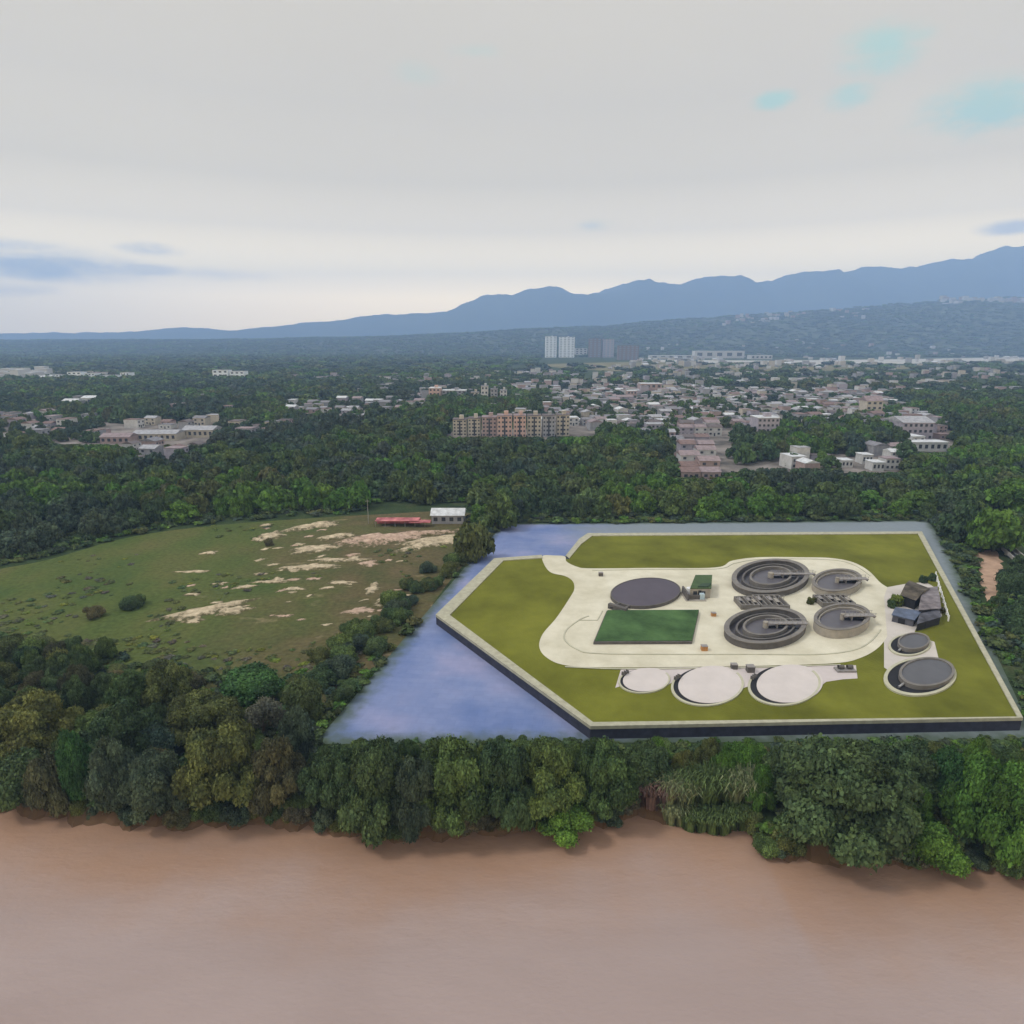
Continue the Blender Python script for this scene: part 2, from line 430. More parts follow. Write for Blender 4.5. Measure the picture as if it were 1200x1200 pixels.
FIELD = [(-60, 690), (60, 655), (150, 630), (240, 617), (340, 609), (440, 603), (545, 600), (560, 625), (552, 650), (520, 690), (480, 745),
         (430, 790), (370, 830), (240, 830), (100, 800), (-60, 790)]
sheet('field', FIELD, 0.03, fieldmat())
def soilmat(name, lo, hi):
    m = mat(name, lo, .95, .2, .6, .1, .5, 2.0, col2=hi); t = m.node_tree; b = t.nodes['Principled BSDF']
    c = b.inputs['Base Color'].links[0].from_socket
    a = t.nodes.new('ShaderNodeAttribute'); a.attribute_name = 'edge'; g = t.nodes.new('ShaderNodeNewGeometry')
    n = t.nodes.new('ShaderNodeTexNoise'); n.inputs['Scale'].default_value = .55; n.inputs['Detail'].default_value = 7; n.inputs['Roughness'].default_value = .7
    t.links.new(g.outputs['Position'], n.inputs['Vector'])
    e = mth(t, 'ADD', a.outputs['Fac'], mth(t, 'MULTIPLY', mth(t, 'SUBTRACT', n.outputs[0], .5), 2.6))
    t.links.new(mixc(t, maprange(t, e, .45, 1.0), c, (.088, .078, .036)), b.inputs['Base Color']); return m
M_soil = soilmat('bare_soil', (.34, .275, .175), (.46, .375, .26))
M_soil2 = soilmat('bare_pinkish_soil', (.36, .245, .175), (.44, .32, .245))
def mound(cx, cy, w, h, hz, m, seed, skew=0.0):
    """low heap of spoil with a ragged outline"""
    w *= 1.25; h *= 1.3; hz *= .7
    c = G(cx, cy); sx = SC(cy) * w / 2; sy = abs(G(cx, cy - h / 2).y - G(cx, cy + h / 2).y) / 2
    N, R = 40, 6; V = [(c.x, c.y, hz)]; F = []
    for r in range(1, R + 1):
        for i in range(N):
            a = 2 * math.pi * i / N; q = r / R
            e = 1 + .42 * fbm(math.cos(a) * 1.5, math.sin(a) * 1.5, 1.0, 4, seed) * 1.6
            x = math.cos(a) * sx * q * e; y = math.sin(a) * sy * q * e
            z = hz * (1 - q * q) * (1 + .8 * fbm(x, y, .35, 4, seed)) + .05 - (.12 if r == R else 0)
            V.append((c.x + x + y * skew, c.y + y, max(z, .045) if r < R else -.05))
    for i in range(N): F.append((0, 1 + i, 1 + (i + 1) % N))
    for r in range(R - 1):
        for i in range(N):
            a = 1 + r * N + i; b = 1 + r * N + (i + 1) % N; F.append((a, a + N, b + N, b))
    o = tag(mesh('bare_soil', (V, F), m, smooth=True), kind='structure')
    at = o.data.attributes.new('edge', 'FLOAT', 'POINT'); at.data.foreach_set('value', [0.0] + [r_ / R for r_ in range(1, R + 1) for _ in range(N)])
for i, (x, y, w, h, z, m, sk) in enumerate([
    (242, 715, 38, 18, .8, M_soil, 1.2), (275, 716, 26, 11, .5, M_soil, .8), (228, 727, 18, 6, .3, M_soil, 0),
    (225, 697, 16, 3, .3, M_soil, 0), (258, 684, 14, 3, .3, M_soil, 0), (286, 688, 22, 4, .3, M_soil, .8), (318, 682, 34, 3, .3, M_soil, 1),
    (325, 680, 10, 5, .4, M_soil, 0), (360, 665, 56, 8, .6, M_soil, 1.4), (385, 656, 40, 4, .4, M_soil, .6), (372, 643, 46, 9, .8, M_soil, 1.0),
    (345, 668, 20, 4, .2, M_soil, 0), (415, 656, 26, 3, .3, M_soil, 0), (366, 617, 38, 9, 1.2, M_soil, .6), (395, 629, 30, 7, .8, M_soil, .8),
    (318, 628, 20, 9, .6, M_soil, 0), (450, 632, 80, 17, 1.8, M_soil2, 1.6), (510, 635, 56, 13, 1.0, M_soil, 1.0), (400, 683, 34, 4, .3, M_soil, 0),
    (436, 690, 14, 9, .4, M_soil, 0), (452, 702, 16, 8, .5, M_soil, .4), (420, 716, 26, 7, .2, M_soil2, .5), (433, 660, 18, 6, .3, M_soil2, 0),
    (244, 648, 16, 4, .3, M_soil, 0), (228, 670, 34, 3, .15, M_soil, 0), (345, 690, 22, 4, .2, M_soil, 0), (305, 632, 10, 6, .3, M_soil, 0)]):
    mound(x, y, w, h, z, m, 3.3 + i * 1.7, sk)
for i in range(60):
    x = random.uniform(215, 480); y = random.uniform(612, 738)
    if x < 300 and y < 680: continue
    mound(x, y, random.uniform(5, 15), random.uniform(1.5, 3.5), .2, random.choice([M_soil, M_soil2]), 60 + i * 1.3, .6)

M_dirt = mat('dirt_track', (.33, .21, .14), .95, .15, .25, .1, col2=(.40, .27, .19))
sheet('dirt_yard', [(1143, 652), (1152, 645), (1168, 648), (1174, 668), (1172, 690), (1166, 706), (1158, 704), (1150, 680)], 0.03, M_dirt, jitter=1.2)
sheet('dirt_yard', [(1150, 868), (1166, 866), (1170, 878), (1158, 884)], .03, M_dirt)
M_town = mat('town_paving', (.105, .10, .085), .95, .35, .05, .1, col2=(.19, .165, .15))
sheet('town_paving', [(640, 462), (760, 452), (900, 458), (1010, 456), (1075, 480), (1120, 500), (1112, 528), (1060, 530), (1055, 552), (985, 556), (900, 556), (862, 560), (792, 560), (775, 520), (700, 505), (630, 500)], .03, M_town)
sheet('town_paving', [(535, 505), (705, 503), (700, 515), (540, 516)], .05, M_town)
sheet('town_paving', [(-60, 492), (60, 488), (160, 498), (250, 494), (330, 496), (360, 504), (300, 516), (240, 520), (230, 555), (170, 556), (120, 530), (-60, 522)], .03, M_town)
sheet('town_paving', [(330, 472), (500, 466), (520, 482), (400, 502), (330, 490)], .03, M_town)
M_run = mat('pale_runway', (.40, .38, .34), .9, .1, .02, .1)
sheet('runway', [(760, 421.5), (900, 422.5), (1050, 421), (1200, 418.5), (1400, 417), (1400, 421), (1200, 424), (1050, 426.5), (900, 427), (760, 424)], .04, M_run, closed_smooth=False)
M_dry = mat('dry_meadow', (.17, .15, .075), .95, .25, .02, .1)
sheet('meadow', [(640, 427), (800, 424), (1000, 427), (1100, 430), (1000, 434), (820, 436), (700, 434)], .02, M_dry)
M_mead = mat('lush_meadow', (.075, .115, .03), .95, .25, .05, .1)
sheet('meadow', [(-60, 575), (60, 568), (180, 572), (200, 582), (120, 592), (-60, 596)], .02, M_mead)

# ------------------------------------------------------------------ the treatment plant: ground works
PZ = 2.2
def apronmat():
    m = bpy.data.materials.new('pale_blue_ground'); m.use_nodes = True; t = m.node_tree; b = t.nodes['Principled BSDF']
    b.inputs['Roughness'].default_value = .75; b.inputs['Specular IOR Level'].default_value = .25
    g = t.nodes.new('ShaderNodeNewGeometry'); p = g.outputs['Position']
    def nz(s, d=5):
        n = t.nodes.new('ShaderNodeTexNoise'); n.inputs['Scale'].default_value = s; n.inputs['Detail'].default_value = d
        t.links.new(p, n.inputs['Vector']); return n.outputs[0]
    c = ramp(t, nz(.06, 6), [(0.30, (.095, .145, .31)), (0.5, (.165, .205, .36)), (0.70, (.245, .25, .39))])
    br = t.nodes.new('ShaderNodeTexBrick'); mp = t.nodes.new('ShaderNodeMapping'); mp.inputs['Rotation'].default_value = (0, 0, .12)
    t.links.new(p, mp.inputs[0]); t.links.new(mp.outputs[0], br.inputs[0])
    br.inputs['Scale'].default_value = .16; br.inputs['Mortar Size'].default_value = .006; br.inputs['Bias'].default_value = 0
    br.inputs['Color1'].default_value = (.95, .96, .97, 1); br.inputs['Color2'].default_value = (1.05, 1.04, 1.02, 1); br.inputs['Mortar'].default_value = (.90, .91, .92, 1)
    c = mixc(t, 1.0, c, br.outputs[0], 'MULTIPLY')
    sx = t.nodes.new('ShaderNodeSeparateXYZ'); t.links.new(p, sx.inputs[0])
    c = mixc(t, maprange(t, mth(t, 'ADD', sx.outputs[0], mth(t, 'MULTIPLY', mth(t, 'SUBTRACT', nz(.05, 4), .5), 60)), 8, 40), c, (.185, .215, .235))
    c = mixc(t, 1.0, c, ramp(t, nz(.7, 4), [(.3, .96), (.7, 1.04)]), 'MULTIPLY')
    # worn margin where soil and grass run over the paving
    a = t.nodes.new('ShaderNodeAttribute'); a.attribute_name = 'rim'
    e = mth(t, 'ADD', a.outputs['Fac'], mth(t, 'MULTIPLY', mth(t, 'SUBTRACT', nz(.5, 5), .5), 1.1))
    c = mixc(t, maprange(t, e, -.15, 1.15, 1, 0), c, (.060, .085, .055))
    t.links.new(c, b.inputs['Base Color']); return m
AP = [(588, 614), (1088, 610), (1108, 640), (1215, 868), (368, 872)]
aw = [G(x, y, .06) for x, y in AP]
N = 70; V, F, A = [], [], []
def segd(p, a, b):
    ab = b - a; t = max(0, min(1, (p - a).dot(ab) / ab.length_squared)); return (p - a - ab * t).length
for j in range(N + 1):
    for i in range(N + 1):
        u, v = i / N, j / N
        L_ = aw[0].lerp(aw[4], v); R_ = aw[1].lerp(aw[2], v / .12) if v < .12 else aw[2].lerp(aw[3], (v - .12) / .88)
        P = L_.lerp(R_, u); V.append(tuple(P))
        A.append(min(segd(P, aw[q], aw[(q + 1) % 5]) for q in range(5)) / (2.2 + 2.0 * v))
for j in range(N):
    for i in range(N):
        a = j * (N + 1) + i; F.append((a, a + N + 1, a + N + 2, a + 1))
ap = tag(mesh('paved_ground', (V, F), apronmat()), kind='structure')
at = ap.data.attributes.new('rim', 'FLOAT', 'POINT'); at.data.foreach_set('value', A)

M_wall = mat('dark_retaining_wall', (.035, .037, .058), .85, .2, .8)
M_cop = mat('pale_coping', (.36, .34, .25), .85, .12, .8)
M_lawn = mat('plant_lawn', (.108, .113, .012), .95, .14, .07, .1, .5, 3.0, col2=(.138, .140, .018))
M_cream = mat('cream_road', (.52, .475, .35), .9, .06, .15, .15, col2=(.58, .54, .43))
M_pave = mat('off_white_paving', (.49, .445, .40), .9, .05, .3, .15)
M_pave2 = mat('pinkish_paving', (.50, .44, .42), .9, .05, .2, .15)
M_mark = mat('grey_kerb_line', (.42, .40, .30), .9, .1, .5)
outer = [(511, 721), (579.5, 655), (635, 651), (663, 652), (679, 632), (689, 625.5), (1080, 623.5), (1198, 842), (692, 852)]
inner = [(527, 721.5), (590, 657.5), (636, 654.5), (667, 655), (681, 638), (694, 628.5), (1075.5, 626), (1192, 841), (695, 847.5)]
OW = [G(x, y, PZ) for x, y in outer]; IW = [G(x, y, PZ) for x, y in inner]
plat = empty('raised_platform', (OW[0].x, OW[0].y, 0)); o0 = Vector((OW[0].x, OW[0].y, 0))
tag(plat, 'wide raised grassy platform with dark edge wall and pale coping', 'platform')
mb = MB(); mb.prism([((v - o0).x, (v - o0).y) for v in OW], 0.0, PZ - .02)
mesh('retaining_wall', mb.vf, M_wall, plat)
mb = MB(); n = len(OW)
v = [];
for z in (PZ - .35, PZ + .22):
    v += [(*(q - o0)[:2], z) for q in OW]
v += [(*(q - o0)[:2], PZ + .22) for q in IW] + [(*(q - o0)[:2], PZ - .1) for q in IW]
# push the outer face 4 cm proud of the wall
cen = sum((q - o0 for q in OW), Vector((0, 0, 0))) / n
v = [tuple(Vector(p) + ((Vector((p[0], p[1], 0)) - Vector((cen.x, cen.y, 0))).normalized() * .08 if i_ < 2 * n else Vector((0, 0, 0)))) for i_, p in enumerate(v)]
f = []
for i in range(n):
    if i == 2: continue          # the gate
    j = (i + 1) % n
    f += [(i, j, n + j, n + i), (n + i, n + j, 2 * n + j, 2 * n + i), (2 * n + i, 2 * n + j, 3 * n + j, 3 * n + i)]
mesh('coping', (v, f), M_cop, plat)
mesh('lawn', ([(*(q - o0)[:2], PZ) for q in IW], [tuple(range(n))[::-1]]), M_lawn, plat)
if plat.children[2].data.polygons[0].normal.z < 0: plat.children[2].data.flip_normals()

ROAD = [(636, 651.5), (650, 651), (662, 652), (664, 658), (676, 664), (692, 666), (760, 665.5), (838, 665), (858, 657), (890, 653), (940, 653), (975, 654),
        (1000, 659), (1018, 669), (1032, 683), (1045, 692), (1052, 705), (1046, 725), (1040, 745), (1028, 760), (1008, 771), (980, 777), (900, 780),
        (800, 781.5), (700, 782), (660, 779), (640, 770), (632, 758), (636, 743), (652, 724), (668, 700), (673, 690), (671, 681), (662, 675), (646, 671), (638, 662)]
def onplat(name, pts, dz, m, smooth=True, n=5): return sheet(name, pts, PZ + dz, m, closed_smooth=smooth)
onplat('road', ROAD, .05, M_cream)
onplat('paved_ground', [(728, 783), (1003, 779.5), (1005, 795), (988, 796), (968, 799), (957, 808), (890, 800), (872, 806), (862, 812), (800, 799), (790, 798), (782, 803), (740, 800), (721, 806)], .03, M_pave2, False)
onplat('paved_ground', [(1040, 688), (1062, 684), (1085, 682), (1098, 690), (1104, 722), (1075, 733), (1070, 745), (1040, 748), (1036, 700)], .07, M_pave, False)
onplat('paved_ground', [(1036, 745), (1060, 742), (1095, 752), (1100, 772), (1110, 786), (1050, 792), (1036, 782)], .035, M_pave, False)
# kerb lines between the ring road and the yards
def strip(name, pts, w, z, m, closed=False, sp=True):
    pp = spline(pts, 6, closed) if sp else pts
    P = [G(a, b, z) for a, b in pp]; V, F = [], []; L = len(P)
    for i in range(L):
        d = (P[(i + 1) % L] - P[i - 1]) if closed else (P[min(i + 1, L - 1)] - P[max(i - 1, 0)])
        q = Vector((-d.y, d.x, 0)).normalized() * w / 2
        V += [tuple(P[i] + q), tuple(P[i] - q)]
    for i in range(L if closed else L - 1):
        j = (i + 1) % L; F.append((2 * i, 2 * i + 1, 2 * j + 1, 2 * j))
    V2 = [(x, y, z_ + .1) for x, y, z_ in V]; nV = len(V)
    F = [tuple(a + nV for a in q) for q in F] + [(2 * i, 2 * ((i + 1) % L), 2 * ((i + 1) % L) + nV, 2 * i + nV) for i in range(L if closed else L - 1)] + \
        [(2 * i + 1 + nV, 2 * ((i + 1) % L) + 1 + nV, 2 * ((i + 1) % L) + 1, 2 * i + 1) for i in range(L if closed else L - 1)]
    return tag(mesh(name, (V + V2, F), m), kind='structure')
strip('kerb', [(690, 722), (680, 726), (664, 738), (662, 750), (676, 761), (700, 766), (800, 767), (880, 767), (960, 767), (1000, 762), (1020, 752), (1032, 738)], .28, PZ + .06, M_mark)
strip('kerb', [(694, 668.5), (760, 667.5), (840, 666.8), (862, 660), (895, 655.5), (970, 656), (1000, 662), (1020, 675)], .22, PZ + .06, M_mark)
strip('kerb', [(662, 781.5), (720, 784), (800, 783.6), (900, 782), (985, 779)], .28, PZ + .06, M_mark)
strip('kerb', [(678, 727), (700, 727), (706, 716)], .2, PZ + .06, M_mark, sp=False)

# ------------------------------------------------------------------ tanks
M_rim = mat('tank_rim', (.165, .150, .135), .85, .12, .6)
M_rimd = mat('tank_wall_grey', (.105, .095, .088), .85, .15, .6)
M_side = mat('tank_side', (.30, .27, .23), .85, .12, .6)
M_dkw = mat('tank_water', (.055, .048, .056), .35, .1, .3, .3)
M_dkw2 = mat('tank_water_pale', (.085, .078, .088), .4, .1, .3, .3)
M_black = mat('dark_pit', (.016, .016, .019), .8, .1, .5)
M_bridge = mat('bridge_deck', (.24, .22, .21), .7, .1, 1.0)
M_rail = mat('rail_metal', (.33, .32, .31), .5, .1, 1.0, metal=.4)
M_creamk = mat('cream_kerb', (.42, .40, .29), .85, .08, .6)
M_disc = mat('pond_cover', (.53, .475, .445), .85, .04, .25, .15)
def el(cx, cy, rx, ry, z, tilt=4.0):
    '''the oval on a level plane whose outline fills that oval of the photo: centre, half axes, rotation'''
    a_ = math.radians(tilt); P = []
    for i in range(90):
        q = i * math.pi / 45; u, v = rx * math.cos(q), ry * math.sin(q)
        g = G(cx + u * math.cos(a_) + v * math.sin(a_), cy - u * math.sin(a_) + v * math.cos(a_), z); P.append((g.x, g.y))
    P = np.array(P); c = (P.max(0) + P.min(0)) / 2; C_ = np.cov((P - P.mean(0)).T) * 2
    w, v = np.linalg.eigh(C_); ax, ay = math.sqrt(w[1]), math.sqrt(w[0]); r = math.atan2(v[1, 1], v[0, 1])
    if abs(r) > math.pi / 2: r -= math.copysign(math.pi, r)
    return Vector((c[0], c[1], PZ)), ax, ay, r
def settling_tank(cx, cy, rx, ry, label, rings, h=1.7, group=None, bridge_w=1.0, side=None):
    c, ax, ay, rz = el(cx, cy, rx, ry, PZ + h)
    t = empty('settling_tank', c, rz); tag(t, label, 'tank', group)
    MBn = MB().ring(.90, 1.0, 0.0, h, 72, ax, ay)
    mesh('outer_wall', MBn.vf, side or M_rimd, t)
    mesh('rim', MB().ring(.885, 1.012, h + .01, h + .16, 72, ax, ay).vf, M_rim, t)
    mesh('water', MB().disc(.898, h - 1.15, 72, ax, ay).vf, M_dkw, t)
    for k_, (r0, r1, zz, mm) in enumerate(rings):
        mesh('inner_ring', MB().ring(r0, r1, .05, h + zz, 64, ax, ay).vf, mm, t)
    mesh('inner_water', MB().disc(rings[-1][0] - .003, h - .75, 64, ax, ay).vf, M_dkw2, t)
    b = MB().box(ax * .38, 0, h + .3, ax * .76, bridge_w, .16).box(ax * .2, 0, h - .3, .25, bridge_w * .8, 1.3).box(ax * .74, 0, h + .05, .25, bridge_w * .8, .4)
    bo = mesh('bridge', b.vf, M_bridge, t, rz=-rz)
    r = MB()
    for s in (-1, 1):
        r.box(ax * .38, s * bridge_w * .5, h + 1.0, ax * .76, .07, .07)
        for q in range(9): r.box(ax * (.02 + .09 * q), s * bridge_w * .5, h + .68, .06, .06, .62)
    mesh('handrail', r.vf, M_rail, bo)
    mesh('centre_column', MB().disc(.05 * ax, h + .6, 16, depth=h + .6).vf, M_side, t)
    # scraper arm lying under the bridge, slightly splayed
    mesh('scraper_arm', MB().tube((0, 0, h - .6), (ax * .60, ay * .22, h - .6), .22, .15).tube((0, 0, h - .6), (ax * .60, -ay * .10, h - .6), .22, .15).vf, M_black, t, rz=-rz)
    return t
G1 = 'round concrete settling tanks inside the ring road'
settling_tank(903, 675, 45, 19.5, 'large dark round settling tank at the back, above the grid of chambers', [(.70, .75, -.2, M_rimd), (.50, .555, 0.0, M_rim)], 1.35, G1, 1.2)
settling_tank(897, 733, 48, 21, 'large dark round settling tank at the front, beside the cream ring road', [(.68, .73, -.2, M_rimd), (.50, .56, 0.0, M_rim)], 1.35, G1, 1.2)
settling_tank(981, 680, 29, 13, 'smaller round settling tank at the back right, above the narrow chamber block', [(.80, .85, -.35, M_side)], 1.6, G1, 1.5, M_side)
settling_tank(987, 723, 33, 15.5, 'smaller round settling tank at the front right, with a pale wall', [(.80, .85, -.35, M_side)], 1.9, G1, 1.6, M_side)
def thickener(cx, cy, rx, ry, dx, r_in, h, label, mtop):
    c, ax, ay, rz = el(cx, cy, rx, ry, PZ); t = empty('sludge_tank', c, rz); tag(t, label, 'tank', 'pit tanks on the right lawn')
    mesh('kerb_ring', MB().ring(.93, 1.04, .0, .30, 64, ax, ay).vf, M_creamk, t)
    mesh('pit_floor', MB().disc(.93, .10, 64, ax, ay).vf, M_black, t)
    o, oy = ax * dx * math.cos(rz) + ay * .10 * math.sin(rz), -ax * dx * math.sin(rz) + ay * .10 * math.cos(rz)
    mesh('inner_wall', MB().ring(r_in * .90, r_in, .04, h, 64, ax, ay, o, oy).vf, M_rim, t)
    mesh('cover', MB().disc(r_in * .90, h - .25, 64, ax, ay, o, oy).vf, mtop, t)
    mesh('pipe', MB().tube((-ax * .85, ay * .1, .4), (o - ax * r_in * .9, ay * .1, .4), .18, .18, 8).vf, M_rail, t)
    return t
M_cov = mat('dark_cover', (.10, .10, .108), .8, .05, .4)
thickener(1066, 756.5, 24, 12.5, .14, .78, .9, 'small dark round tank on the right lawn, behind the larger one', M_cov)
th = thickener(1078, 794, 41, 21.5, .15, .80, .9, 'larger dark round tank on the right lawn, with a black crescent pit at its left', M_cov)
def pond(cx, cy, rx, ry, dx, label):
    c, ax, ay, rz = el(cx, cy, rx, ry, PZ); t = empty('round_basin', c, rz); tag(t, label, 'basin', 'row of pale round basins below the ring road')
    mesh('kerb_ring', MB().ring(.97, 1.04, .0, .22, 64, ax, ay, a0=math.radians(150) - rz, a1=math.radians(385) - rz).vf, M_creamk, t)
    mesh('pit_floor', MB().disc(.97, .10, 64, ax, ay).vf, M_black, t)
    o_, p_ = ax * dx * .85, ay * .045
    mesh('cover', MB().disc(.945, .185, 64, ax, ay, o_ * math.cos(rz) + p_ * math.sin(rz), -o_ * math.sin(rz) + p_ * math.cos(rz), depth=.15).vf, M_disc, t)
    for k_ in range(3): mesh('valve_pipe', MB().box(-ax * .35 + k_ * .6, ay * .9, .6, .16, .6, .6).vf, M_rimd, t)
pond(755, 798, 29, 14.5, .09, 'smallest pale round basin, leftmost of the three below the ring road')
pond(829, 804, 41, 23, .11, 'pale round basin between the smallest one and the rightmost one')
pond(919, 803, 41, 23.5, .145, 'pale round basin with the widest black crescent, rightmost of three')

# flat round reservoir and the planted bed
c, ax, ay, rz = el(756.5, 693.5, 41, 16.5, PZ + .8)
t = empty('round_reservoir', c, rz); tag(t, 'flat dark purplish grey round reservoir beside the green bed', 'reservoir')
M_purp = mat('purple_grey_cover', (.082, .070, .086), .8, .05, .3)
mesh('wall', MB().ring(.965, 1.0, 0, .8, 72, ax, ay).vf, M_rimd, t)
mesh('cover', MB().disc(.966, .72, 72, ax, ay).vf, M_purp, t)
mb = MB().tube((-ax - 3.2, .8, .6), (-ax + .5, .8, .6), .28, .28, 8).tube((-ax - 3.2, -1.6, .6), (-ax + .3, -1.6, .6), .28, .28, 8).box(-ax - 2.4, -.4, .6, .9, 4.6, 1.2)
mesh('inlet_pipes', mb.vf, M_rimd, t)
bed = [(712, 715), (819, 714.5), (811, 750.5), (697, 751)]
bw_ = gp(bed, PZ + .7); c = Vector((bw_[3][0], bw_[3][1], PZ)); loc = [(x - c.x, y - c.y) for x, y in bw_]
t = empty('planted_bed', c); tag(t, 'rectangular dark green planted bed in the yard', 'bed')
mesh('kerb', MB().prism([(x * 1.012 - .3, y * 1.012 - .3) for x, y in loc], 0, .6).vf, M_rimd, t)
M_bed = mat('bed_planting', (.040, .085, .030), .95, .25, .12, .1, .6, 2.5, col2=(.062, .115, .040))
mesh('planting', MB().prism(loc, .61, .72).vf, M_bed, t)

# grid of chambers
def chambers(x0, x1, y0, y1, n, label, extra=True):
    P = gp([(x0, y1), (x1, y1), (x1, y0), (x0, y0)], PZ + 1); c = Vector((P[0][0], P[0][1], PZ))
    L_ = P[1][0] - P[0][0]; D = P[2][1] - P[1][1]
    t = empty('chamber_block', c); tag(t, label, 'chamber block', 'open chamber blocks between the settling tanks')
    mb = MB().box(L_ / 2, .15, .6, L_, .3, 1.2).box(L_ / 2, D - .15, .6, L_, .3, 1.2)
    for i in range(n + 1): mb.box(.15 + (L_ - .3) * i / n, D / 2, .598, .3, D - .6, 1.196)
    mesh('chamber_walls', mb.vf, M_rim, t)
    mesh('water', MB().box(L_ / 2, D / 2, .2, L_ - .62, D - .62, .36).vf, M_black, t)
    for i in range(n):
        if i % 3 == 1: continue
        xx = .15 + (L_ - .3) * (i + .5) / n
        mesh('hatch', MB().box(xx, D * (.45 if i % 2 else .62), 1.26, (L_ / n) * .62, D * .34, .12).vf, M_side if i % 2 else M_bridge, t)
    mb = MB()
    for i in range(n + 1): mb.box(.15 + (L_ - .3) * i / n, D / 2, 1.75, .08, .08, 1.1)
    mb.box(L_ / 2, D / 2, 2.3, L_, .06, .06); mesh('handrail', mb.vf, M_rail, t)
chambers(893, 926, 697.5, 710.5, 5, 'longer open concrete chamber block between the two large settling tanks')
chambers(964, 1003, 697.5, 707.5, 6, 'narrow open chamber block between the two smaller settling tanks')
chambers(869, 891, 699.5, 710, 4, 'shorter low chamber block left of the longer one')
def shrub_box(px, py, s, label, m):
    c = G(px, py, PZ); mb = MB().box(0, 0, s * .5, s * 1.2, s, s).box(0, 0, s * 1.05, s * .5, s * .5, s * .1)
    t = empty('valve_box', c); tag(t, label, 'valve box')
    mesh('cabinet', MB().box(0, 0, s * .5, s * 1.2, s, s).vf, m, t); mesh('lid', MB().box(0, 0, s * 1.04, s * 1.3, s * 1.1, s * .08).vf, M_bridge, t)
M_orange = mat('rust_orange_paint', (.42, .20, .07), .6, .1, 1)
shrub_box(825, 762, .95, 'small orange brown box on the ring road below the green bed', M_orange)
shrub_box(836, 722, .8, 'small orange brown box in the yard right of the green bed', M_orange)
shrub_box(704, 675, .9, 'small dark box above the round reservoir', M_rimd)
shrub_box(860, 783.5, .9, 'small grey box between two pale round basins', M_rimd)
shrub_box(879, 787, 1.1, 'narrow upright dark box above the rightmost pale basin', M_rimd)
c = G(990, 786, PZ); t = empty('equipment_skid', c); tag(t, 'grey low pump skid at the right end of the pale paved strip', 'pump skid')
mesh('base', MB().box(0, 0, .2, 3.4, 1.6, .4).vf, M_bridge, t)
for s_ in (-1.3, .3): mesh('pump', MB().tube((s_, 0, .8), (s_ + 1.0, 0, .8), .38, .38, 10).vf, M_rimd, t)

# small service building and glass-roofed plant beside it
P = gp([(809, 690), (833, 690), (834, 675), (815, 675)], PZ + 2.4); c = Vector((*P[0], PZ)); L_ = [(x - c.x, y - c.y) for x, y in P]
t = empty('control_building', c); tag(t, 'small control building with a dark green roof beside the round reservoir', 'building')
mesh('wall', MB().prism(L_, 0, 2.4).vf, M_side, t)
M_groof = mat('green_roof', (.050, .085, .030), .8, .12, .5); M_groof_edge = mat('green_roof_edge', (.035, .06, .035), .8, .1, 1)
rf = mesh('roof', MB().prism([(x * 1.04 - .1, y * 1.04 - .1) for x, y in L_], 2.41, 2.62).vf, M_groof, t)
mesh('roof_edge', MB().prism([(x * .5 + L_[2][0] * .24, y * .25 + .4) for x, y in L_], 2.63, 2.85).vf, M_groof_edge, rf)
M_win = mat('dark_window', (.03, .035, .045), .2, .1, 1, .5)
for q in range(2): mesh('window', MB().box(L_[1][0] * (.25 + .4 * q), -.03, 1.4, .9, .06, .8).vf, M_win, t)
mesh('door', MB().box(L_[1][0] * .47, -.03, 1.0, .7, .06, 2.0).vf, M_black, t)
P = gp([(804, 705), (828, 705), (831, 694), (808, 694)], PZ); c = Vector((*P[0], PZ))
w_ = P[1][0] - P[0][0]; d_ = P[2][1] - P[1][1]
t = empty('dosing_station', c); tag(t, 'pale blue and grey dosing equipment in front of the green roofed building', 'equipment')
M_pblue = mat('pale_blue_panel', (.42, .52, .58), .5, .1, 1); M_whitep = mat('white_paint', (.72, .72, .72), .6, .04, 1)
mesh('slab', MB().box(w_ / 2, d_ / 2, .08, w_, d_, .14).vf, M_side, t)
mesh('frame', MB().box(w_ * .12, d_ * .5, .9, .4, d_ * .9, 1.6).box(w_ * .5, d_ * .2, .6, w_ * .6, .3, 1.0).vf, M_rimd, t)
for (a_, b_, h_) in ((.38, .7, 1.8), (.62, .7, 1.6)):
    mesh('dosing_tank', MB().disc(.75, h_, 18, cx=w_ * a_, cy=d_ * b_, depth=h_ - .12).vf, M_whitep, t)
mesh('panel', MB().box(w_ * .84, d_ * .5, .8, w_ * .22, d_ * .7, 1.3).vf, M_pblue, t)

